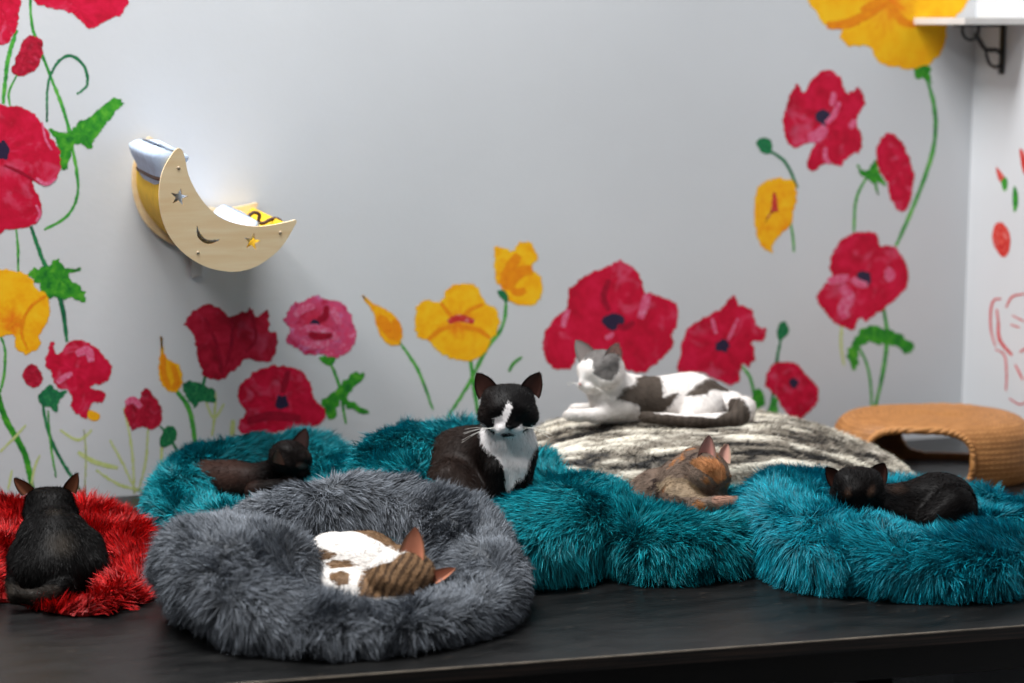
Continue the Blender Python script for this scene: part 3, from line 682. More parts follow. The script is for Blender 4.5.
# ------------------------------------------------------------------ corner shelf and bracket
def shelf():
    a = on_wall(913, 24.5); z0 = a[2]; t = 0.0145; ln = 0.215
    x0 = a[0]; xr = XR-0.002
    P, F = box(((x0+xr)/2, YW-0.003-ln/2, z0+t/2), (xr-x0, ln, t))
    base = np.array([xr, YW-0.1, z0])
    root = bpy.data.objects.new('wall_shelf', None); COL.objects.link(root); root.location = base
    tag(root, 'small white board shelf in the upper right corner of the walls', 'shelf')
    bevel(link('shelf_board', mk_mesh('shelf_board', P-base, F, None, plain('white_laminate', (222, 218, 214), 0.4, 0.04), False), root), 0.001)
    bl = plain('black_iron', (16, 15, 16), 0.45, 0.2, 50)
    lp = on_right(1003, 74)
    y = lp[1]; zb = lp[2]
    br = bpy.data.objects.new('bracket', None); COL.objects.link(br); br.parent = root
    P1, F1 = box((xr-0.003, y, (zb+z0)/2), (0.006, 0.012, z0-zb))
    link('wall_bar', mk_mesh('wall_bar', P1-base, F1, None, bl, False), br)
    P1, F1 = box(((x0+0.03+xr)/2, y, z0-0.0025), (xr-x0-0.03, 0.012, 0.005))
    link('arm_bar', mk_mesh('arm_bar', P1-base, F1, None, bl, False), br)
    s = 1/4.4/2000*0+0.00215
    def q(px, py): return np.array([xr-(1003-px)*s, y, z0-(py-25)*s])
    Z = lambda u, v: (894+u/6.83, v/6.83)
    c1 = [Z(425, 175), Z(420, 215), Z(440, 255), Z(480, 275), Z(520, 262), Z(545, 225), Z(545, 180)]
    c2 = [Z(520, 230), Z(560, 285), Z(600, 335), Z(640, 345), Z(690, 345), Z(735, 375)]
    c3 = [Z(608, 345), Z(620, 395), Z(645, 440), Z(690, 462), Z(735, 440)]
    for c in (c1, c2, c3):
        pts = smooth_line([q(*p) for p in c], 6)
        P1, F1 = tube(pts, 0.0035 if c is not c2 else 0.005, 8); link('scroll', mk_mesh('scroll', P1-base, F1, None, bl), br)
shelf()

# ------------------------------------------------------------------ plush donut beds
def interp(ang, table):
    """periodic cosine interpolation; table of (deg, value); 0 deg = right, 90 = away from camera"""
    t = sorted(table); x = np.array([a for a, _ in t], float); y = np.array([b_ for _, b_ in t], float)
    x = np.concatenate([[x[-1]-360], x, [x[0]+360]]); y = np.concatenate([[y[-1]], y, [y[0]]])
    d = np.degrees(ang) % 360
    i = np.clip(np.searchsorted(x, d, side='right')-1, 0, len(x)-2)
    f = (d-x[i])/(x[i+1]-x[i]); f = (1-np.cos(f*np.pi))/2
    return y[i]*(1-f)+y[i+1]*f
def bed(center, rx, ry, H, wd, colour, label, seed, lump=0.02, L=0.032, dens=1.0, cush=0.05, width=0.0016, tip=1.35, valleys=(), group=None, press=None, name='donut_cat_bed', noise_amp=0.5):
    c = np.asarray(center, float)
    root = vroot(name, c, label, 'cat bed', group)
    NU, NV = 110, 34
    fi = np.linspace(0, 2*np.pi, NU, endpoint=False); th = np.linspace(0, 2*np.pi, NV, endpoint=False)
    FI, TH_ = np.meshgrid(fi, th, indexing='ij')
    Hh = interp(FI, H); W_ = interp(FI, wd)
    ca = np.cos(TH_); sa = np.sin(TH_)
    cx = np.sign(ca)*np.abs(ca)**0.85; sx = np.sign(sa)*np.abs(sa)**0.8
    Rr = 1/np.sqrt((np.cos(FI)/rx)**2+(np.sin(FI)/ry)**2)
    rad = Rr-W_+W_*cx
    z = Hh/2*(1+sx)
    # the roll leans out a little towards the top
    P = np.stack([c[0]+rad*np.cos(FI), c[1]+rad*np.sin(FI), z], -1).reshape(-1, 3)
    F = [grid_faces(NU, NV, True, True)[:, ::-1]]
    N = vnormals(P, tris_of(F))
    # make sure the normals point outwards
    mid = np.stack([c[0]+(Rr-W_)*np.cos(FI), c[1]+(Rr-W_)*np.sin(FI), Hh/2], -1).reshape(-1, 3)
    if ((P-mid)*N).sum() < 0: F = [f[:, ::-1] for f in F]; N = -N
    P = P+N*(fbm(P*7.5, seed)*lump+fbm(P*22, seed+5)*lump*0.35)[:, None]
    dg = np.degrees(FI.ravel())
    for va, vw, vd in valleys:
        dd_ = (dg-va+180) % 360-180
        P = P-N*(vd*np.exp(-(dd_/vw)**2)*np.clip(N[:, 2]*1.2+0.6, 0, 1))[:, None]
    P[:, 2] = np.maximum(P[:, 2], 0.006)
    col = lin(colour)
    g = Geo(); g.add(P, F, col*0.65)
    wt = np.where((P[:, 2] < 0.012) & (N[:, 2] < -0.2), 0.05, 1.0)
    area_ = 2*np.pi*(rx+ry)/2*0.4
    nc = int(7400*dens)
    def outward(r):
        q = r-c; q[:, 2] = 0; q = nrm(q)
        tg = np.stack([-q[:, 1], q[:, 0], 0*q[:, 0]], 1)
        return tg*(1.6*np.tanh(4*fbm(r*8.5, seed+77)))[:, None]+q*(1.1*fbm(r*9, seed+78)+0.1)[:, None]
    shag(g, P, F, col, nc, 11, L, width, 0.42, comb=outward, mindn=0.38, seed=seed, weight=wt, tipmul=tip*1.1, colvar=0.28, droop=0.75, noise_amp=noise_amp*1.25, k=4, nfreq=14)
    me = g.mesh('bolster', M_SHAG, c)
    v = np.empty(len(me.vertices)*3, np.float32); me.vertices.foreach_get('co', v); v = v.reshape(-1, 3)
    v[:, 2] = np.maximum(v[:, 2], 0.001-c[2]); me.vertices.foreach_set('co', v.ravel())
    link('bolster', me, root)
    # the inner cushion
    NR = 14
    rr = np.linspace(0.02, 1, NR); RR, F2 = np.meshgrid(rr, fi, indexing='ij')
    rin = (np.interp(F2.ravel(), fi, (Rr-W_*1.15)[:, 0], period=2*np.pi)).reshape(F2.shape)
    z2 = cush+0.02*RR**3+0*RR
    P2 = np.stack([c[0]+RR*rin*np.cos(F2), c[1]+RR*rin*np.sin(F2), z2], -1).reshape(-1, 3)
    P2[:, 2] += fbm(P2*14, seed+3)*0.006
    F3 = [grid_faces(NR, NU, False, True)]
    if vnormals(P2, tris_of(F3))[:, 2].mean() < 0: F3 = [F3[0][:, ::-1]]
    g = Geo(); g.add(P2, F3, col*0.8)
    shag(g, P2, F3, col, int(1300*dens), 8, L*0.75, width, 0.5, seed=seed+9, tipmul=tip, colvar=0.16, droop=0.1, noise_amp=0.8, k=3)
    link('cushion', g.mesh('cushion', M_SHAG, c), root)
    return root
TEAL = (5, 122, 134); TEAL2 = (0, 120, 138)
gc = np.array([(341-512)/FPX*3.18, 3.135, 0])
GB = 'round shaggy cat beds on the platform'
bed(gc, 0.288, 0.268, [(0, .115), (40, .15), (90, .172), (135, .16), (165, .14), (190, .155), (215, .15), (245, .105), (280, .062), (330, .07)],
    [(0, .062), (50, .06), (90, .06), (140, .075), (180, .102), (215, .118), (245, .09), (280, .066), (330, .062)], (90, 95, 102),
    'shaggy grey round cat bed at the front with a tabby and white cat inside', 11, L=0.022, dens=1.75, cush=0.03, tip=1.6, lump=0.022, width=0.0014, valleys=[(148, 9, .03), (258, 9, .02)], group=GB, noise_amp=0.7)
ac = np.array([(264-512)/FPX*3.65, 3.62, 0])
bed(ac, 0.218, 0.21, [(0, .13), (90, .155), (150, .14), (180, .12), (220, .085), (270, .075), (330, .11)], [(0, .07), (90, .06), (180, .06), (270, .06)], TEAL,
    'teal shaggy bed at the back left with a dark brown cat asleep in it', 23, L=0.024, dens=1.1, cush=0.05, group=GB)
bc = np.array([(488-512)/FPX*3.50, 3.485, 0])
bed(bc, 0.255, 0.262, [(0, .125), (40, .12), (75, .13), (105, .19), (150, .205), (180, .17), (225, .125), (270, .105), (320, .125)], [(0, .085), (90, .08), (180, .075), (270, .075), (315, .09)], TEAL,
    'teal shaggy bed behind the grey bed with the black and white cat sitting in it', 37, L=0.027, dens=1.5, cush=0.045, lump=0.03, valleys=[(20, 8, .02), (340, 8, .015)], group=GB, noise_amp=0.7)
cc = np.array([(658-512)/FPX*3.53, 3.525, 0])
bed(cc, 0.212, 0.24, [(0, .09), (60, .07), (120, .085), (160, .11), (200, .125), (240, .112), (290, .085), (330, .085)], [(0, .055), (90, .055), (180, .075), (270, .065)], TEAL,
    'teal shaggy bed in the middle with a tortoiseshell cat asleep in it', 41, L=0.026, dens=1.25, cush=0.04, lump=0.024, group=GB, noise_amp=0.7)
dc = np.array([(908-512)/FPX*3.45, 3.44, 0])
bed(dc, 0.29, 0.26, [(0, .095), (50, .09), (90, .09), (130, .115), (165, .13), (200, .125), (240, .10), (290, .082), (330, .082)], [(0, .09), (90, .075), (180, .085), (270, .075)], TEAL2,
    'bright teal shaggy bed at the right with an all black cat in it', 53, L=0.026, dens=1.8, cush=0.04, lump=0.026, group=GB, noise_amp=0.7)

# ------------------------------------------------------------------ silver faux fur cushion
def fur_cushion():
    cx = np.array([(704-512)/FPX*3.86, 3.84, 0.0])
    root = vroot('faux_fur_cushion', cx, 'large silver and black streaked faux fur cushion under the white and grey cat', 'cushion')
    A, B, H = 0.43, 0.225, 0.174
    NU, NV = 260, 130
    u = np.linspace(-1, 1, NU); v = np.linspace(0, 2*np.pi, NV, endpoint=False)
    U, Vv = np.meshgrid(np.sin(u*np.pi/2), v, indexing='ij')
    prof = np.clip(1-np.abs(U)**3.2, 0, 1)**0.55
    tp = np.interp(U, [-1, -.6, -0.2, 0.3, 0.6, 0.85, 1.0], [0.86, 0.97, 0.97, 0.97, 0.84, 0.66, 0.5])
    ca, sa = np.cos(Vv), np.sin(Vv)
    y = B*prof*np.sign(ca)*np.abs(ca)**0.8
    z = 0.012+ (H/2-0.006)*tp*(1+np.sign(sa)*np.abs(sa)**0.75*prof**0.5) - H/2*tp*(1-prof)*0.6
    z = np.maximum(z, 0.008)
    P = np.stack([cx[0]+A*U, cx[1]+y, z], -1).reshape(-1, 3)
    F = [grid_faces(NU, NV, False, True)]
    T = tris_of(F); N = vnormals(P, T)
    if ((P-cx-np.array([0, 0, H/2]))*N).sum() < 0: F = [F[0][:, ::-1]]; N = -N
    def q(P):
        w_ = fbm(P*np.array([5, 5, 5]), 71)*0.02
        return np.stack([P[:, 0]*9, (P[:, 1]+w_)*52, (P[:, 2]+w_)*66], 1)
    rid = fbm(q(P), 77, 3)
    P = P+N*(rid*0.008+fbm(P*6, 79)*0.008)[:, None]; P[:, 2] = np.maximum(P[:, 2], 0.006)
    def colf(R):
        s = fbm(q(R), 77, 3)+0.5*fbm(np.stack([R[:, 0]*26, R[:, 1]*120, R[:, 2]*120], 1), 81, 2)
        # dark fold bands towards the right end
        c0, c1, c2 = lin((22, 20, 19)), lin((132, 124, 112)), lin((226, 220, 206))
        a = np.clip((s+0.34)/0.2, 0, 1)[:, None]; b_ = np.clip((s+0.02)/0.34, 0, 1)[:, None]
        return (c0*(1-a)+c1*a)*(1-b_)+c2*b_
    g = Geo(); g.add(P, F, colf(P))
    T = tris_of(F); N = vnormals(P, T)
    n = 80000
    r, nn, tri, b_ = sample(P, T, N, n)
    d = nrm(nn*0.55+np.array([0.75, 0, -0.15])+rng.normal(size=r.shape)*0.28+np.stack([fbm(r*14, 90+j) for j in range(3)], 1)*0.6)
    Ps, Q, Tt, Cs = strands(r-nn*0.001, d, 0.009+0.006*rng.random(n), np.full(n, 0.0013), np.zeros_like(r)+np.array([0, 0, -0.2]), colf(r)*(1+0.15*rng.normal(size=(n, 1))), k=2, nv=nn)
    Ps[:, 2] = np.maximum(Ps[:, 2], 0.001)
    g.add(Ps, [Q, Tt], np.clip(Cs, 0, 1))
    link('cushion_cover', g.mesh('cushion_cover', M_SHAG, cx), root)
fur_cushion()

# ------------------------------------------------------------------ red shag blanket
def blanket():
    pts = [(-60, 532), (0, 528), (60, 528), (120, 532), (150, 546), (162, 575), (155, 596), (125, 608), (85, 617), (45, 612), (10, 603), (-60, 600)]
    gp = np.array([G(x, y)[:2] for x, y in pts])
    gp = smooth_line(gp, 6, True); c = gp.mean(0)
    root_c = np.array([c[0], c[1], 0])
    NR, NA = 30, len(gp)
    rr = np.linspace(0.01, 1, NR)
    P = []
    for r in rr:
        e = c+(gp-c)*r
        P.append(np.c_[e, np.full(NA, 0.0)])
    P = np.array(P); R = np.repeat(rr, NA)
    P = P.reshape(-1, 3)
    edge = np.clip((1-R)/0.16, 0, 1)**0.5
    h = 0.008+edge*(0.026+0.02*fbm(P*9, 61)+0.012*np.abs(fbm(P*26, 62)))
    # higher folds at the back and on the right
    h += edge*0.012*np.clip((P[:, 1]-3.30)/0.2, 0, 1)
    bx, by = project(np.c_[P[:, :2], h])
    fp = np.clip(1.25-np.sqrt(((bx-50)/54)**2+((by-572)/30)**2), 0, 1)
    h = np.maximum(h-0.045*np.clip(fp*2, 0, 1), 0.006)
    P[:, 2] = h
    F = [grid_faces(NR, NA, False, True)]
    if vnormals(P, tris_of(F))[:, 2].mean() < 0: F = [F[0][:, ::-1]]
    # underside skirt
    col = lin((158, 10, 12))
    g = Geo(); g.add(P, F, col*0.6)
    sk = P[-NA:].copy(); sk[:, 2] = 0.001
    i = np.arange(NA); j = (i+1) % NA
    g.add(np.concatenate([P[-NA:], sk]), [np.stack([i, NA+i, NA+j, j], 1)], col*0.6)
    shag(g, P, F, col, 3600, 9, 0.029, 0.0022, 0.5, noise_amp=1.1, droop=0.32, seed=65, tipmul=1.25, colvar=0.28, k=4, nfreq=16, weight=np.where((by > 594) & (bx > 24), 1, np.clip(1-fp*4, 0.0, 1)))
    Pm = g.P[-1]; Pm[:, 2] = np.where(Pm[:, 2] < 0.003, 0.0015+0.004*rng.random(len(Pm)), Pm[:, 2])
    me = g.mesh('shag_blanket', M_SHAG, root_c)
    o = link('shag_blanket', me, None, v2w(root_c), -PSI)
    tag(o, 'crumpled red shaggy blanket under the black cat seen from behind', 'blanket')
blanket()

# ------------------------------------------------------------------ rattan tunnel
def rattan():
    c = np.array([(942-512)/FPX*4.12, 4.12, 0.0])
    root = vroot('rattan_tunnel', c, 'low oval woven rattan cat tunnel at the right beside the faux fur cushion', 'cat house')
    A, B, H = 0.21, 0.15, 0.128
    NU, NV = 420, 90
    fi = np.linspace(0, 2*np.pi, NU, endpoint=False)
    # profile from the foot up the bulging side and over the flat top to the middle
    prof = smooth_line([(0.92, 0.0), (0.97, 0.02), (1.0, 0.05), (0.99, 0.08), (0.955, 0.108), (0.87, 0.127), (0.74, 0.135), (0.5, 0.138), (0.2, 0.137), (0.01, 0.137)], 10)
    s = np.concatenate([[0], np.cumsum(np.linalg.norm(np.diff(prof*np.array([A, 1]), axis=0), axis=1))])
    prof = prof*np.array([1, 0.945]); ss = np.linspace(0, s[-1], NV); pr = np.stack([np.interp(ss, s, prof[:, 0]), np.interp(ss, s, prof[:, 1])], 1)
    FI, K = np.meshgrid(fi, np.arange(NV), indexing='ij')
    co, si = np.cos(FI), np.sin(FI)
    Rr = (np.abs(co/A)**2.5+np.abs(si/B)**2.5)**(-1/2.5)
    def shell(inset):
        rad = pr[K, 0]*Rr-inset*np.clip(pr[K, 0], 0.1, 1); z = pr[K, 1]-inset*np.clip((pr[K, 1]-0.06)/0.06, 0, 1)
        return np.stack([c[0]+rad*co, c[1]+rad*si, z], -1)
    PO = shell(0.0); PI = shell(0.009)
    # weave relief
    wv = np.sin(FI*95+np.pi*(np.floor(ss[K]/0.0052) % 2))*0.5+np.cos(ss[K]/0.0052*2*np.pi)*0.5
    dirn = nrm(PO-np.array([c[0], c[1], 0.05]))
    PO = PO+dirn*(wv*0.0013)[..., None]
    # openings front and back: rounded arch
    xl = PO[..., 0]-c[0]; zl = PO[..., 2]
    inside = (np.abs(xl+0.055)/0.103)**3.2+(np.abs(zl-0.055)/0.063)**3.2 < 1
    inside |= (np.abs(xl+0.055) < 0.08) & (zl < 0.02)
    inside &= (K > 3)
    inb = (np.abs(xl-0.06)/0.10)**3.2+(np.abs(zl-0.066)/0.05)**3.2 < 1
    hole = (inside & (si < -0.25)) | (inb & (si > 0.25) & (K > 3))
    vid = (np.arange(NU)[:, None]*NV+np.arange(NV)[None, :])
    Fq = grid_faces(NU, NV, True, False)
    hf = hole.ravel()[Fq].any(1)
    Fo = Fq[~hf]
    n = NU*NV
    # close the cut edge between outer and inner shells
    e = np.concatenate([Fo[:, [0, 1]], Fo[:, [1, 2]], Fo[:, [2, 3]], Fo[:, [3, 0]]])
    key = e[:, 0]*n+e[:, 1]; rk = e[:, 1]*n+e[:, 0]
    be = e[~np.isin(key, rk)]
    side = np.stack([be[:, 1], be[:, 0], be[:, 0]+n, be[:, 1]+n], 1)
    P = np.concatenate([PO.reshape(-1, 3), PI.reshape(-1, 3)])
    base = lin((186, 130, 76)); dark = lin((138, 88, 46)); lt = lin((214, 162, 104))
    nz = fbm(np.stack([np.cos(FI).ravel()*9, np.sin(FI).ravel()*9, (ss[K]/0.0052).ravel()*0.7], 1), 91, 3)
    w1 = np.clip((wv.ravel()+1)/2, 0, 1)[:, None]
    C = (dark*(1-w1)+base*w1)*(1+0.22*nz[:, None]); C = C*(1-0.25*np.clip(nz, 0, 1)[:, None])+lt*0.25*np.clip(nz, 0, 1)[:, None]
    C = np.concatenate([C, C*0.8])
    me = mk_mesh('woven_shell', P-c, [Fo, Fo[:, ::-1]+n, side], C, M_WICK)
    link('woven_shell', me, root)
    # plaited rims round the two openings
    def rim(xc, ax, zc, az, sgn, name):
        a = np.linspace(-0.18*np.pi, 1.18*np.pi, 90)
        x = xc+ax*np.sign(np.cos(a))*np.abs(np.cos(a))**(2/3.2); z = zc+az*np.sign(np.sin(a))*np.abs(np.sin(a))**(2/3.2)
        pts = []
        for xx, z_ in zip(x, z):
            k = int(np.clip(np.searchsorted(pr[:, 1], min(max(z_, 0.004), 0.128)), 0, NV-1))
            f = pr[k, 0]; q_ = 1-abs(xx/(A*f))**2.5
            pts.append([c[0]+xx, c[1]+sgn*B*f*max(q_, 0)**(1/2.5), max(z_, 0.006)])
        pts = np.array(pts)
        g = Geo()
        for ph in (0, 2.1, 4.2):
            t = np.linspace(0, 60, len(pts)); 
            off = np.stack([np.zeros(len(pts)), np.cos(t+ph)*0.0035, np.sin(t+ph)*0.0035], 1)
            Pp, Ff = tube(pts+off, 0.0052, 8)
            g.add(Pp, Ff, base*1.02)
        link(name, g.mesh(name, M_WICK, c), root)
    rim(-0.055, 0.105, 0.055, 0.064, -1, 'opening_rim'); rim(0.06, 0.102, 0.066, 0.052, 1, 'opening_rim')
rattan()

# ------------------------------------------------------------------ cats
def surface_nets(Fv, org, h):
    ins = Fv < 0
    a = ins[:-1, :-1, :-1].astype(np.int8)
    cnt = np.zeros_like(a)
    for dx in (0, 1):
        for dy in (0, 1):
            for dz in (0, 1):
                cnt += ins[dx:ins.shape[0]-1+dx, dy:ins.shape[1]-1+dy, dz:ins.shape[2]-1+dz]
    act = (cnt > 0) & (cnt < 8)
    idx = -np.ones(act.shape, np.int64); I = np.argwhere(act); idx[act] = np.arange(len(I))
    acc = np.zeros((len(I), 3)); num = np.zeros(len(I))
    corners = [(x, y, z) for x in (0, 1) for y in (0, 1) for z in (0, 1)]
    val = {c: Fv[I[:, 0]+c[0], I[:, 1]+c[1], I[:, 2]+c[2]] for c in corners}
    for c in corners:
        for ax in range(3):
            if c[ax] == 0:
                d = list(c); d[ax] = 1; d = tuple(d)
                va, vb = val[c], val[d]; m_ = (va < 0) != (vb < 0)
                t = np.where(m_, va/np.where(m_, va-vb, 1), 0)
                p = np.repeat(np.array([c], float), len(I), 0); p[:, ax] += t
                acc += p*m_[:, None]; num += m_
    P = org+(I+acc/num[:, None])*h
    quads = []
    for ax in range(3):
        s0 = [slice(None)]*3; s1 = [slice(None)]*3; s0[ax] = slice(0, -1); s1[ax] = slice(1, None)
        A_, B_ = ins[tuple(s0)], ins[tuple(s1)]
        E = np.argwhere(A_ != B_)
        o1, o2 = [(1, 2), (2, 0), (0, 1)][ax]
        E = E[(E[:, o1] > 0) & (E[:, o2] > 0) & (E[:, o1] < act.shape[o1]) & (E[:, o2] < act.shape[o2])]
        flip = A_[E[:, 0], E[:, 1], E[:, 2]]
        def cell(d1, d2):
            c = E.copy(); c[:, o1] -= d1; c[:, o2] -= d2
            return idx[c[:, 0], c[:, 1], c[:, 2]]
        q = np.stack([cell(1, 1), cell(0, 1), cell(0, 0), cell(1, 0)], 1)
        q = np.where(flip[:, None], q, q[:, ::-1]); quads.append(q)
    return P, np.concatenate(quads)
def rc(p1, r1, p2, r2, k=0.016, flow=None):
    p1 = np.asarray(p1, float); p2 = np.asarray(p2, float)
    return ('c', p1, r1, p2, r2, k, nrm(p2-p1) if flow is None else np.asarray(flow, float))
def el(c, semi, axes=None, k=0.014, flow=(0, 0, 0)):
    return ('e', np.asarray(c, float), np.asarray(semi, float), np.eye(3) if axes is None else axes, k, np.asarray(flow, float))
def dist(pr, X):
    if pr[0] == 'c':
        _, a, ra, b_, rb, k, f = pr
        ab = b_-a; t = np.clip(((X-a)@ab)/(ab@ab+1e-12), 0, 1)
        return np.linalg.norm(X-a-t[..., None]*ab, axis=-1)-(ra+(rb-ra)*t)
    _, c, s, A_, k, f = pr
    q = (X-c)@A_.T
    k0 = np.linalg.norm(q/s, axis=-1); k1 = np.linalg.norm(q/(s*s), axis=-1)
    return k0*(k0-1)/(k1+1e-9)
def ear(geo, A_, B_, T_, front, cout, cin, depth=0.010, th=0.0022):
    A_, B_, T_ = [np.asarray(x, float) for x in (A_, B_, T_)]
    front = nrm(np.asarray(front, float))
    ns, nt_ = 13, 14
    def sheet(off):
        P = []
        for t in np.linspace(0, 1, nt_):
            w_ = (1-t**2.1)**0.8
            if t == 1: w_ = 0.03
            for s in np.linspace(-1, 1, ns):
                base = (A_+B_)/2*(1-t)+T_*t
                lat = (B_-A_)/2*s*w_
                bk = -front*depth*(1-s*s)*(1-t)**0.6*1.0
                P.append(base+lat+bk-front*off*(1-s**4)*(0.3+0.7*(1-t)))
        return np.array(P)
    F = grid_faces(nt_, ns)
    Pi, Po = sheet(0), sheet(th*1.5)
    n = len(Pi)
    up = np.array([1, 0, 0.])
    nf = np.cross(B_-A_, T_-A_); fl = (nf@front) < 0
    f1 = F if not fl else F[:, ::-1]
    T = np.linspace(0, 1, nt_).repeat(ns); S = np.tile(np.abs(np.linspace(-1, 1, ns)), nt_)
    wc = np.clip((S-0.72)/0.2, 0, 1)[:, None]
    ci = np.asarray(cin)*(1-wc)+np.asarray(cout)*wc
    geo.add(Pi, [f1], ci)
    geo.add(Po, [f1[:, ::-1]], np.broadcast_to(cout, Po.shape))
    # rim
    P = np.concatenate([Pi, Po]); j = np.arange(nt_-1)*ns
    r1 = np.stack([j, j+ns, j+ns+n, j+n], 1); j2 = j+ns-1; r2 = np.stack([j2+ns, j2, j2+n, j2+ns+n], 1)
    geo.add(P, [r1, r2], np.broadcast_to(cout, P.shape))
    # short hairs along the inside edge and back
    m_ = 260
    t = rng.random(m_)**1.2*0.95; s = rng.uniform(-1, 1, m_)
    w_ = (1-t**2.1)**0.8
    base = (A_+B_)[None]/2*(1-t)[:, None]+T_[None]*t[:, None]+(B_-A_)[None]/2*(s*w_)[:, None]-front[None]*(depth*(1-s*s)*(1-t)**0.6+th)[:, None]
    d = nrm((T_-(A_+B_)/2)[None]+rng.normal(size=(m_, 3))*0.01-front[None]*0.012)
    Ps, Q, Tt, Cs = strands(base, d, np.full(m_, 0.005), np.full(m_, 0.0007), np.zeros((m_, 3)), np.broadcast_to(cout, (m_, 3)), k=1)
    geo.add(Ps, [Q, Tt], Cs)
def head(c, fwd, up, s=1.0, k=0.008):
    f = nrm(np.asarray(fwd, float)); u = np.asarray(up, float); u = nrm(u-f*(u@f)); r = np.cross(f, u)
    A_ = np.stack([r, f, u])            # rows: local axes
    c = np.asarray(c, float)
    L = lambda x, y, z: c+s*(r*x+f*y+u*z)
    fl = -f
    pr = [el(c, np.array([.044, .046, .0385])*s, A_, 0.012, fl*0.9),
          el(L(.027, .006, -.010), np.array([.023, .028, .021])*s, A_, k, fl+r*0.5), el(L(-.027, .006, -.010), np.array([.023, .028, .021])*s, A_, k, fl-r*0.5),
          el(L(.016, .028, .012), np.array([.013, .010, .008])*s, A_, 0.012, fl), el(L(-.016, .028, .012), np.array([.013, .010, .008])*s, A_, 0.012, fl),
          el(L(.023, -.004, .019), np.array([.017, .022, .013])*s, A_, 0.014, fl), el(L(-.023, -.004, .019), np.array([.017, .022, .013])*s, A_, 0.014, fl),
          el(L(.0105, .041, -.0165), np.array([.0125, .0125, .0105])*s, A_, 0.005, r), el(L(-.0105, .041, -.0165), np.array([.0125, .0125, .0105])*s, A_, 0.005, -r),
          rc(L(0, .026, .010), .017*s, L(0, .047, -.007), .0088*s, 0.008, fl), el(L(0, .038, -.027), np.array([.011, .011, .009])*s, A_, 0.006, fl)]
    return pr, (c, A_, s)
def headc(P, hf):
    c, A_, s = hf
    return ((P-c)@A_.T)/s
def inpoly(x, y, poly):
    poly = np.asarray(poly, float); r = np.zeros(len(x), bool); n = len(poly); j = n-1
    for i in range(n):
        xi, yi = poly[i]; xj, yj = poly[j]
        c = ((yi > y) != (yj > y)) & (x < (xj-xi)*(y-yi)/(yj-yi+1e-12)+xi)
        r ^= c; j = i
    return r
def cat(vc, prims, colf, label, ears=(), nfur=44000, fl=0.010, fw=0.0007, res=0.0024, zmin=None, rise=0.22, group='cats resting on the platform'):
    allp = []
    for p in prims:
        if p[0] == 'c': allp += [p[1]-p[2], p[1]+p[2], p[3]-p[4], p[3]+p[4]]
        else: allp += [p[1]-p[2].max(), p[1]+p[2].max()]
    lo = np.min(allp, 0)-0.008; hi = np.max(allp, 0)+0.008
    n = np.ceil((hi-lo)/res).astype(int)+1
    X = np.stack(np.meshgrid(*[lo[i]+np.arange(n[i])*res for i in range(3)], indexing='ij'), -1).astype(np.float32)
    D = None
    for p in prims:
        d = dist(p, X); k = p[5] if p[0] == 'c' else p[4]
        if D is None: D = d
        else:
            hh = np.clip(0.5+0.5*(d-D)/k, 0, 1); D = d*(1-hh)+D*hh-k*hh*(1-hh)
    if zmin is not None: D = np.maximum(D, zmin-X[..., 2])
    D = D.astype(np.float32)
    P, Q = surface_nets(D, lo, res)
    T = tris_of([Q]); N = vnormals(P, T)
    P = P+N*(fbm(P*40, 3)*0.0008)[:, None]
    g = Geo(); C = colf(P, N); g.add(P, [Q], C)
    r, nn, tri, b_ = sample(P, T, N, nfur)
    ds = np.stack([dist(p, r) for p in prims], 1); w_ = np.exp(-np.clip(ds, 0, 1)*140)
    fls = np.stack([p[6] if p[0] == 'c' else p[5] for p in prims], 0)
    flow = w_@fls/(w_.sum(1, keepdims=True)+1e-9)
    flow = flow-nn*(flow*nn).sum(1, keepdims=True)
    d = nrm(nrm(flow+1e-6)*np.minimum(1, np.linalg.norm(flow, axis=1, keepdims=True)+0.3)+nn*rise+rng.normal(size=r.shape)*0.13)
    cf = colf(r, nn)
    LL = fl*(0.6+0.6*rng.random(nfur))
    LL = LL*np.clip(np.linalg.norm(cf, axis=1)*0+1, 0, 1)
    if hasattr(colf, 'hf'):
        q = headc(r, colf.hf); face = np.clip(1-np.linalg.norm(q-np.array([0, .035, -.01]), axis=1)/0.05, 0, 1)
        LL = LL*(1-0.7*face)
    Ps, Qq, Tt, Cs = strands(r-nn*0.0008, d, LL, np.full(nfur, fw), np.zeros_like(r)+np.array([0, 0, -0.12]), np.clip(cf*(1+0.14*rng.normal(size=(nfur, 1))), 0, 1), k=2, nv=nn, nj=0.5)
    g.add(Ps, [Qq, Tt], Cs)
    for e in ears: ear(g, *e)
    root = vroot('cat', vc, label, 'cat', group)
    link('body', g.mesh('body', M_CAT, vc), root)
    return root
def hpart(root, vc, hf, name, pts, r, col, label=None, mat=None):
    """small tube on the head, points in head coordinates"""
    c, A_, s = hf
    W_ = c+(smooth_line(np.asarray(pts, float), 5)*s)@A_
    P, F = tube(W_, r, 6)
    me = mk_mesh(name, P-np.asarray(vc), F, np.broadcast_to(lin(col), P.shape), mat or M_SKIN)
    o = link(name, me, root)
    if label: o['label'] = label
def nose(root, vc, hf, col):
    c, A_, s = hf
    th, ph = np.meshgrid(np.linspace(0, np.pi, 9), np.linspace(0, 2*np.pi, 12, endpoint=False), indexing='ij')
    q = np.stack([np.sin(th)*np.cos(ph)*.0048*(1+0.35*np.cos(th)), np.sin(th)*np.sin(ph)*.0035, np.cos(th)*.0038], -1).reshape(-1, 3)+np.array([0, .0535, -.0085])
    P = c+(q*s)@A_
    link('nose', mk_mesh('nose', P-np.asarray(vc), [grid_faces(9, 12, False, True)], np.broadcast_to(lin(col), P.shape), M_SKIN), root)
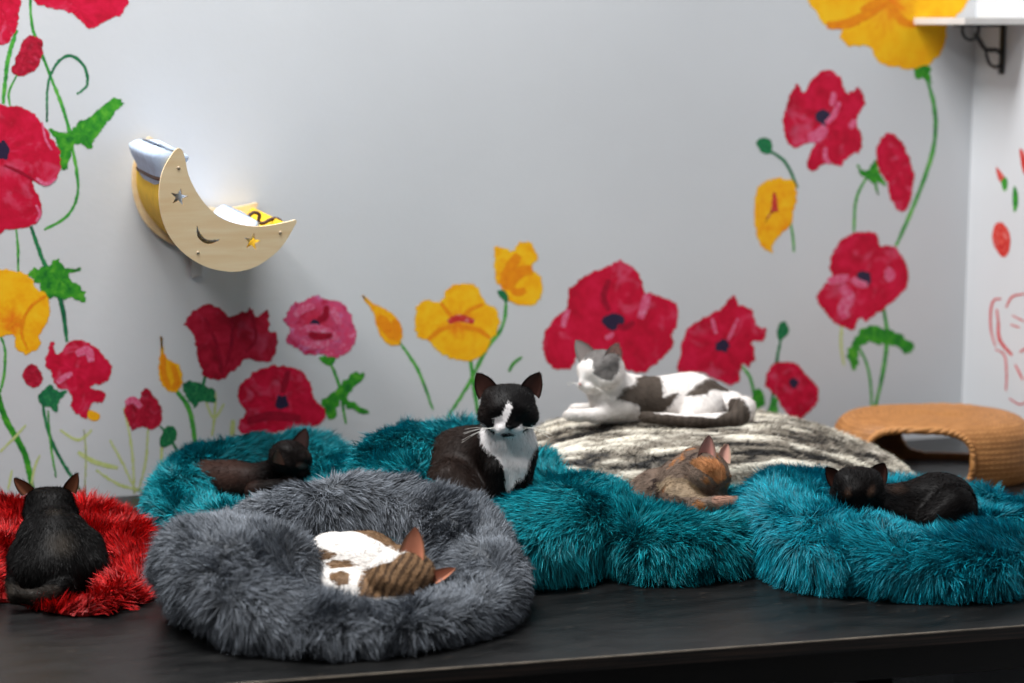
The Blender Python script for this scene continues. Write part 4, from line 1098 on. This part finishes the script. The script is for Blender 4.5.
def whiskers(root, vc, hf, col=(225, 222, 216), n=5, ln=0.055, r=0.00022):
    c, A_, s = hf
    for sg in (-1, 1):
        g = Geo()
        for i in range(n):
            a = -0.25+0.16*i+random.uniform(-.05, .05)
            p0 = np.array([sg*.015, .045, -.016+.002*(i-2)])
            d = np.array([sg*1.0, 0.15-0.08*i, -a*0.9]); L = ln*random.uniform(.75, 1.1)
            pts = np.array([p0, p0+d*L*.5+np.array([0, 0, .002]), p0+d*L+np.array([0, 0, -.006])])
            P, F = tube(c+(smooth_line(pts, 4)*s)@A_, r, 5); g.add(P, F, lin(col))
        link('whiskers', g.mesh('whiskers', M_SKIN, vc), root)
def closed_eyes(root, vc, hf, col, r=0.0010, sides=(-1, 1), drop=0.0):
    for sg in sides:
        pts = [(sg*.011, .0415, .000), (sg*.017, .0402, -.0030), (sg*.024, .0365, -.0025), (sg*.030, .0310, .0015)]
        hpart(root, vc, hf, 'closed_eye', pts, r, col)
def C(*a): return lin(a)
def jit(P, x, y, amp=1.2, fr=90):
    return x+fbm(P*fr, 201)*amp, y+fbm(P*fr, 202)*amp
def V3(px, py, D): return V(px, py, D)
def R(rpx, D): return rpx*D/FPX

# --- black and white cat sitting
def tuxedo():
    vc = V(485, 500, 3.5); vc[2] = 0.07
    D0 = 3.43
    hp, hf = head(V(508, 408, D0), (0.03, -0.96, -0.24), (0, 0, 1), 1.06)
    pr = [rc(V(460, 472, 3.55), R(42, 3.55), V(456, 492, 3.55), R(43, 3.55), 0.03, flow=(0, 0.2, -1)),
          rc(V(502, 446, 3.50), R(27, 3.5), V(470, 464, 3.57), R(36, 3.57), 0.03, flow=(-0.8, 0.2, -0.6)),
          rc(V(508, 418, 3.46), R(22, 3.46), V(508, 450, 3.47), R(27, 3.47), 0.02, flow=(0, 0, -1)),
          rc(V(510, 450, 3.47), R(26, 3.47), V(506, 500, 3.47), R(25, 3.47), 0.02, flow=(0, 0, -1)),
          rc(V(497, 470, 3.425), R(12, 3.4), V(498, 515, 3.42), R(10, 3.4), 0.015, flow=(0, 0, -1)),
          rc(V(520, 470, 3.425), R(11, 3.4), V(519, 515, 3.42), R(10, 3.4), 0.015, flow=(0, 0, -1)),
          rc(V(450, 486, 3.47), R(27, 3.47), V(470, 505, 3.44), R(22, 3.46), 0.02, flow=(0, 0, -1))] + hp
    Z = lambda p: np.array(p, float)/4.02+np.array([400, 350])
    bib = Z([(335, 290), (350, 318), (380, 340), (430, 350), (490, 340), (530, 300), (552, 345), (545, 390), (522, 440), (505, 500), (480, 545), (430, 580), (385, 585), (412, 550), (428, 520), (415, 470), (385, 430), (350, 400), (322, 370), (325, 330)])
    muz = Z([(433, 212), (452, 228), (440, 262), (425, 290), (422, 308), (440, 322), (470, 312), (492, 298), (498, 335), (470, 356), (432, 356), (395, 356), (366, 325), (378, 290), (385, 272), (412, 265), (418, 240)])
    chin = Z([(408, 337), (432, 333), (462, 337), (450, 350), (420, 350)])
    blk, brn, wh = C(13, 11, 12), C(44, 30, 23), C(240, 236, 236)
    def f(P, N):
        x, y = project(P); x, y = jit(P, x, y, 1.6)
        q = headc(P, hf)
        a = np.clip((500-x)/50, 0, 1)[:, None]*0.6
        c = blk*(1-a)+brn*a
        m_ = inpoly(x, y, bib) & (P[:, 1] < 3.50) & (q[:, 1] < 0.05)
        m2 = inpoly(x, y, muz) & (q[:, 1] > 0.01)
        c = np.where((m_ | m2)[:, None], wh, c)
        c = np.where((inpoly(x, y, chin) & (q[:, 1] > 0.01))[:, None], blk, c)
        return c
    f.hf = hf
    inn = C(88, 58, 52)
    ears = [(V(479, 400, 3.44), V(498, 387, 3.43), V(476.5, 373, 3.445), (0.15, -1, 0), blk, inn, 0.012),
            (V(520, 387, 3.43), V(539, 399, 3.44), V(540, 372.5, 3.445), (-0.15, -1, 0), blk, inn, 0.012)]
    root = cat(vc, pr, f, 'black and white cat sitting upright with a white bib', ears, nfur=80000, fl=0.010)
    nose(root, vc, hf, (26, 20, 22)); whiskers(root, vc, hf, n=6, ln=0.06)
    closed_eyes(root, vc, hf, (84, 76, 58), 0.0014)
    hpart(root, vc, hf, 'mouth', [(-.008, .0515, -.0265), (-.004, .0525, -.0255), (0, .0535, -.021), (.004, .0525, -.0255), (.008, .0515, -.0265)], 0.0008, (24, 18, 18))
tuxedo()

# --- white and grey cat on the cushion
def white_cat():
    vc = V(660, 428, 3.87)
    hp, hf = head(V(601, 370, 3.83), (-0.80, -0.52, -0.28), (-0.05, 0, 1), 0.98)
    bf = (1, 0, -0.1)
    pr = [rc(V(634, 402, 3.88), R(26, 3.88), V(690, 403, 3.9), R(28, 3.9), 0.03, flow=bf),
          rc(V(690, 403, 3.9), R(27, 3.9), V(728, 411, 3.9), R(21, 3.9), 0.03, flow=bf),
          rc(V(606, 382, 3.85), R(18, 3.85), V(628, 400, 3.87), R(24, 3.87), 0.02, flow=(0.6, 0, -0.8)),
          rc(V(604, 387, 3.85), R(15, 3.85), V(610, 404, 3.84), R(19, 3.84), 0.035, flow=(-0.2, 0, -1)),
          rc(V(622, 407, 3.83), R(13, 3.83), V(596, 415, 3.80), R(7, 3.8), 0.012, flow=(-1, 0, 0)),
          rc(V(598, 415, 3.80), R(7, 3.8), V(570, 415, 3.79), R(6, 3.79), 0.008, flow=(-1, 0, 0)),
          rc(V(615, 410, 3.87), R(9, 3.87), V(575, 409, 3.86), R(5.5, 3.86), 0.008, flow=(-1, 0, 0)),
          rc(V(705, 408, 3.84), R(20, 3.84), V(690, 418, 3.82), R(11, 3.82), 0.012, flow=(0.3, 0, -0.6)),
          rc(V(735, 412, 3.86), R(15, 3.86), V(742, 413, 3.83), R(11, 3.83), 0.012, flow=(0, 0, -1)),
          rc(V(744, 408, 3.82), R(12, 3.82), V(735, 420, 3.79), R(9, 3.79), 0.01, flow=(-0.5, -0.3, -0.5)),
          rc(V(735, 420, 3.79), R(8.5, 3.79), V(690, 421, 3.775), R(6.6, 3.775), 0.005, flow=(-1, 0, 0)),
          rc(V(690, 421, 3.775), R(6.6, 3.775), V(646, 417, 3.78), R(6.0, 3.78), 0.005, flow=(-1, 0, 0))] + hp
    Z = lambda p: np.array(p, float)/4.452+np.array([550, 320])
    p1 = Z([(295, 350), (330, 302), (368, 290), (385, 255), (430, 243), (492, 258), (502, 320), (500, 345), (575, 322), (545, 370), (505, 412), (400, 412), (395, 375), (340, 362)])
    p2 = Z([(600, 335), (650, 290), (700, 260), (760, 275), (802, 312), (790, 320), (720, 305), (700, 330), (640, 340)])
    p3 = Z([(800, 350), (830, 345), (870, 360), (895, 400), (890, 460), (840, 495), (400, 480), (395, 405), (560, 425), (740, 435), (785, 410), (795, 380)])
    p4 = Z([(188, 178), (170, 175), (150, 188), (120, 140), (140, 90), (200, 100), (260, 100), (318, 150), (302, 240), (268, 272), (215, 258), (190, 238)])
    wh, gy = C(236, 230, 226), C(80, 71, 64)
    g2 = C(112, 108, 106)
    def f(P, N):
        x, y = project(P); x, y = jit(P, x, y, 1.4)
        q = headc(P, hf)
        m_ = inpoly(x, y, p1) | inpoly(x, y, p2) | (inpoly(x, y, p3) & ((x > 728) | (P[:, 1] < 3.81)))
        c = np.where(m_[:, None] & (x > 612)[:, None], gy, wh)
        band = 1+0.22*np.sin(x*0.9)
        c = np.where(((x > 640) & inpoly(x, y, p3))[:, None], c*band[:, None], c)
        c = np.where((inpoly(x, y, p4) & (x < 619))[:, None], g2, c)
        return np.clip(c, 0, 1)
    f.hf = hf
    pk = C(196, 150, 138)
    ears = [(V(580, 364, 3.825), V(595, 352, 3.84), V(575.5, 340, 3.835), (-0.75, -0.6, 0.1), g2, C(150, 140, 136), 0.010),
            (V(604, 357, 3.80), V(621, 361, 3.83), V(616.5, 343, 3.82), (-0.75, -0.65, 0.1), g2, pk, 0.010)]
    root = cat(vc, pr, f, 'white cat with grey patches lying on the streaked cushion', ears, nfur=60000, fl=0.009)
    nose(root, vc, hf, (212, 150, 146)); closed_eyes(root, vc, hf, (96, 74, 70), 0.0013); whiskers(root, vc, hf, n=4)
white_cat()

# --- tortoiseshell cat asleep
def tortie():
    vc = V(695, 500, 3.57); vc[2] = 0.06
    hp, hf = head(V(707, 473, 3.53), (0.70, -0.36, -0.62), (0.45, -0.1, 0.8), 0.94)
    pr = [rc(V(690, 478, 3.56), R(22, 3.56), V(655, 496, 3.6), R(24, 3.6), 0.02, flow=(-1, 0, 0)),
          rc(V(655, 496, 3.6), R(24, 3.6), V(640, 505, 3.6), R(22, 3.6), 0.02, flow=(-1, 0, 0)),
          rc(V(680, 500, 3.52), R(20, 3.5), V(700, 506, 3.5), R(14, 3.5), 0.02, flow=(1, 0, 0)),
          rc(V(696, 506, 3.47), R(9, 3.47), V(742, 500.5, 3.47), R(5, 3.47), 0.008, flow=(1, 0, 0)),
          rc(V(698, 466, 3.55), R(20, 3.55), V(684, 480, 3.56), R(22, 3.56), 0.02, flow=(-1, 0, -0.6))] + hp
    br, og, cr_, dk, pkk = C(122, 104, 92), C(186, 128, 84), C(196, 172, 144), C(62, 50, 46), C(168, 128, 110)
    Z = lambda p: np.array(p, float)/5.12+np.array([600, 410])
    ch = Z([(465, 260), (520, 245), (600, 250), (640, 300), (640, 360), (600, 380), (560, 340), (520, 310), (480, 300)])
    bd = Z([(290, 370), (360, 335), (430, 345), (500, 400), (540, 450), (420, 450), (330, 430)])
    def f(P, N):
        x, y = project(P); x, y = jit(P, x, y, 3.0, 60)
        nz = fbm(P*46, 301, 3)[:, None]; n2 = fbm(P*70, 305, 3)[:, None]
        c = br*(1+0.35*n2)
        c = np.where(nz > 0.28, og*(0.8+0.5*n2), c); c = np.where(nz < -0.42, dk, c)
        m_ = inpoly(x, y, ch)[:, None]; c = np.where(m_, og*(0.62+0.55*np.clip(nz+0.5, 0, 1)+0.3*n2), c)
        m2 = inpoly(x, y, bd)[:, None]; c = np.where(m2, cr_*(0.75+0.35*nz)*(1-0.3*np.clip(n2, 0, 1)), c)
        c = np.where(((x > 712) & (y > 495))[:, None], pkk, c)
        return np.clip(c, 0, 1)
    f.hf = hf
    ears = [(V(697, 460, 3.505), V(716, 461, 3.51), V(709, 435, 3.52), (0.25, -1, 0.15), br, C(206, 146, 136), 0.012),
            (V(718, 456, 3.54), V(730, 464, 3.54), V(728, 444, 3.56), (0.6, -0.9, 0.1), C(170, 140, 120), C(200, 150, 136), 0.008)]
    root = cat(vc, pr, f, 'brown and orange tortoiseshell cat asleep with its chin down', ears, nfur=52000, fl=0.010)
    nose(root, vc, hf, (190, 130, 118)); whiskers(root, vc, hf, n=5); closed_eyes(root, vc, hf, (52, 38, 32))
tortie()

# --- black cat in the right bed
def black_right():
    vc = V(900, 510, 3.42); vc[2] = 0.06
    hp, hf = head(V(858, 489, 3.37), (-0.10, -0.90, -0.42), (0, -0.2, 1), 0.94)
    pr = [rc(V(945, 504, 3.45), R(31, 3.45), V(938, 515, 3.45), R(33, 3.45), 0.03, flow=(1, 0, -0.4)),
          rc(V(880, 503, 3.43), R(17, 3.43), V(928, 503, 3.45), R(26, 3.45), 0.03, flow=(1, 0, 0)),
          rc(V(862, 495, 3.40), R(18, 3.4), V(885, 505, 3.42), R(18, 3.4), 0.02, flow=(1, 0, 0)),
          rc(V(865, 512, 3.38), R(13, 3.38), V(905, 520, 3.40), R(14, 3.38), 0.02, flow=(1, 0, 0)),
          rc(V(955, 508, 3.40), R(22, 3.4), V(935, 522, 3.38), R(16, 3.38), 0.02, flow=(-1, 0, -0.4))] + hp
    blk, br = C(8, 5, 5), C(84, 62, 50)
    def f(P, N):
        x, y = project(P); q = headc(P, hf)
        t = np.zeros(len(P))
        for a, b_, r in ((848, 494, 4.6), (871, 492, 4.6)):
            t = np.maximum(t, np.clip(1.3-np.hypot((x-a)*1.15+(y-b_)*0.2, (y-b_)*0.75)/r+0.35*fbm(P*120, 7), 0, 1)*(q[:, 1] > 0))
        t2 = np.clip(1.2-np.hypot((x-896)/11, (y-489)/6), 0, 1)*0.45
        t = np.clip(np.maximum(t*0.6, t2*0.8), 0, 1)[:, None]
        return blk*(1-t)+br*t
    f.hf = hf
    ears = [(V(831, 488, 3.38), V(845, 477, 3.38), V(826, 467, 3.39), (-0.15, -1, 0), blk, C(60, 36, 30), 0.010),
            (V(866, 474, 3.38), V(885, 486, 3.38), V(884.5, 463, 3.39), (-0.1, -1, 0), blk, C(60, 36, 30), 0.010)]
    root = cat(vc, pr, f, 'all black cat resting in the bright teal bed', ears, nfur=44000, fl=0.010)
    nose(root, vc, hf, (20, 16, 16)); closed_eyes(root, vc, hf, (34, 26, 22)); whiskers(root, vc, hf, (60, 56, 54), n=3, ln=0.04, r=0.0002)
black_right()

# --- black cat seen from behind
def black_back():
    vc = V(55, 590, 3.25); vc[2] = 0.03
    hp, hf = head(V(50, 508, 3.33), (-0.10, 0.95, -0.12), (0, 0, 1), 0.92)
    pr = [rc(V(50, 520, 3.31), R(22, 3.3), V(54, 548, 3.27), R(37, 3.27), 0.03, flow=(0, -0.5, -1)),
          rc(V(54, 545, 3.27), R(36, 3.27), V(50, 574, 3.22), R(38, 3.22), 0.03, flow=(0, -0.3, -1)),
          rc(V(87, 548, 3.26), R(18, 3.26), V(92, 566, 3.24), R(18, 3.24), 0.02, flow=(0.3, -0.2, -1)),
          rc(V(25, 560, 3.24), R(16, 3.24), V(28, 575, 3.20), R(18, 3.2), 0.02, flow=(-0.2, -0.2, -1)),
          rc(V(64, 588, 3.17), R(10, 3.17), V(40, 598, 3.13), R(8, 3.13), 0.012, flow=(-1, 0, 0)),
          rc(V(40, 598, 3.13), R(8, 3.13), V(16, 596, 3.12), R(7, 3.12), 0.006, flow=(-1, 0, 0.2)),
          rc(V(16, 596, 3.12), R(7, 3.12), V(11, 582, 3.13), R(5.5, 3.13), 0.006, flow=(-0.3, 0, 1))] + hp
    blk, gy = C(7, 6, 6), C(62, 56, 50)
    def f(P, N):
        x, y = project(P)
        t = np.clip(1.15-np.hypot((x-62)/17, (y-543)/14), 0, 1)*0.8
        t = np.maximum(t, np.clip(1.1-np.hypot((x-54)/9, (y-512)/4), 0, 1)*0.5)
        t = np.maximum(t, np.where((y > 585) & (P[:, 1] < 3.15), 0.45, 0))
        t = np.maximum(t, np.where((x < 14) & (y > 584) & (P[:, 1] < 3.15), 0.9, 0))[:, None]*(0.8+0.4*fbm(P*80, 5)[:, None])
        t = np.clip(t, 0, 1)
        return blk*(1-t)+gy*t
    f.hf = hf
    inn = C(120, 72, 52)
    ears = [(V(22, 496, 3.34), V(34, 488, 3.35), V(14, 478, 3.34), (-0.35, -1, 0.1), blk, inn, 0.008),
            (V(62, 489, 3.35), V(76, 494, 3.34), V(77.5, 473, 3.34), (0.3, -1, 0.1), blk, inn, 0.008)]
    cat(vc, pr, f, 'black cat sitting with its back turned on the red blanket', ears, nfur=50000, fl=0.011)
black_back()

# --- dark brown cat asleep at the back left
def brown_sleeper():
    vc = V(250, 480, 3.65); vc[2] = 0.07
    hp, hf = head(V(290, 459, 3.62), (0.82, -0.30, -0.36), (0.1, 0.15, 0.9), 0.86)
    pr = [rc(V(205, 480, 3.65), R(21, 3.65), V(232, 480, 3.66), R(20, 3.66), 0.02, flow=(-1, 0, 0)),
          rc(V(232, 482, 3.66), R(19, 3.66), V(262, 480, 3.65), R(17, 3.65), 0.015, flow=(-1, 0, 0)),
          rc(V(262, 478, 3.65), R(14, 3.65), V(284, 464, 3.63), R(12, 3.63), 0.012, flow=(-1, 0, -0.3)),
          rc(V(255, 492, 3.60), R(11, 3.6), V(290, 485, 3.58), R(8, 3.58), 0.01, flow=(1, 0, 0))] + hp
    blk, br = C(16, 11, 10), C(66, 46, 40)
    pkk = C(150, 110, 100)
    def f(P, N):
        x, y = project(P)
        a = np.clip((262-x)/30, 0, 1)[:, None]*np.clip(0.9+0.3*fbm(P*50, 9), 0, 1)[:, None]
        c = blk*(1-a)+br*a
        t = (np.clip(1.3-np.hypot((x-302)/5, (y-466)/3.2), 0, 1)*0.8)[:, None]
        return c*(1-t)+pkk*t
    f.hf = hf
    ears = [(V(288, 449, 3.63), V(307, 451, 3.62), V(305.5, 428, 3.64), (0.7, -0.8, 0.1), blk, C(44, 28, 26), 0.008),
            (V(272, 462, 3.575), V(285, 465, 3.565), V(277, 450, 3.56), (-0.1, -1, 0.4), C(60, 40, 34), C(132, 84, 70), 0.008)]
    root = cat(vc, pr, f, 'dark brown cat asleep in the back left teal bed', ears, nfur=26000, fl=0.009)
    nose(root, vc, hf, (40, 30, 30)); closed_eyes(root, vc, hf, (40, 30, 26), sides=(-1, 1))
brown_sleeper()

# --- tabby and white cat curled up in the grey bed
def tabby():
    vc = V(365, 575, 3.14); vc[2] = 0.05
    hp, hf = head(V(403, 576, 3.06), (-0.35, -0.80, -0.50), (0.45, -0.10, 0.9), 1.08)
    pr = [rc(V(335, 567, 3.16), R(36, 3.16), V(362, 572, 3.17), R(42, 3.17), 0.03, flow=(-1, 0, 0)),
          rc(V(368, 576, 3.17), R(36, 3.17), V(398, 590, 3.15), R(30, 3.15), 0.03, flow=(-1, 0, 0)),
          rc(V(345, 592, 3.08), R(24, 3.08), V(372, 596, 3.06), R(18, 3.06), 0.02, flow=(1, 0, 0)),
          rc(V(325, 578, 3.12), R(18, 3.12), V(350, 592, 3.08), R(16, 3.08), 0.015, flow=(1, 0, -0.3))] + hp
    Z = lambda p: np.array(p, float)/4.876+np.array([270, 500])
    wh, tb, dk, og = C(240, 236, 232), C(138, 108, 80), C(88, 68, 52), C(190, 110, 76)
    top = Z([(370, 120), (400, 145), (470, 168), (530, 205), (590, 240), (640, 262), (640, 160), (500, 100)])
    s1 = Z([(195, 228), (240, 232), (330, 262), (300, 292), (240, 290), (200, 255)])
    s2 = Z([(268, 310), (330, 288), (400, 295), (435, 318), (380, 326), (300, 335)])
    s3 = Z([(290, 365), (340, 345), (385, 360), (385, 412), (330, 420), (290, 390)])
    hd = Z([(430, 480), (425, 400), (450, 350), (520, 325), (600, 300), (640, 262), (700, 250), (860, 300), (920, 420), (700, 470)])
    def f(P, N):
        x, y = project(P); q = headc(P, hf)
        xj, yj = jit(P, x, y, 1.8, 80)
        st = np.sin((q[:, 0]*560)+fbm(P*55, 15)*2.4)
        n2 = fbm(P*110, 18, 2)
        tab = np.where((st > 0.25)[:, None], dk, tb)*(1+0.25*n2[:, None])
        m_ = inpoly(xj, yj, hd)
        mb = inpoly(xj, yj, top) | inpoly(xj, yj, s1) | inpoly(xj, yj, s2) | inpoly(xj, yj, s3)
        c = np.where(mb[:, None], (tb*0.6+dk*0.4)*(1+0.5*n2[:, None]), wh)
        c = np.where(m_[:, None], tab, c)
        return np.clip(c, 0, 1)
    f.hf = hf
    inn = C(212, 138, 110)
    ears = [(V(397, 560, 3.04), V(424, 560, 3.045), V(415, 527, 3.06), (-0.55, -0.8, 0.2), C(128, 96, 74), inn, 0.012),
            (V(430, 572, 3.045), V(436, 584, 3.04), V(455, 568, 3.05), (0.0, -0.85, 0.6), C(150, 104, 76), inn, 0.008)]
    root = cat(vc, pr, f, 'tabby and white cat curled up asleep in the grey bed', ears, nfur=52000, fl=0.009)
tabby()
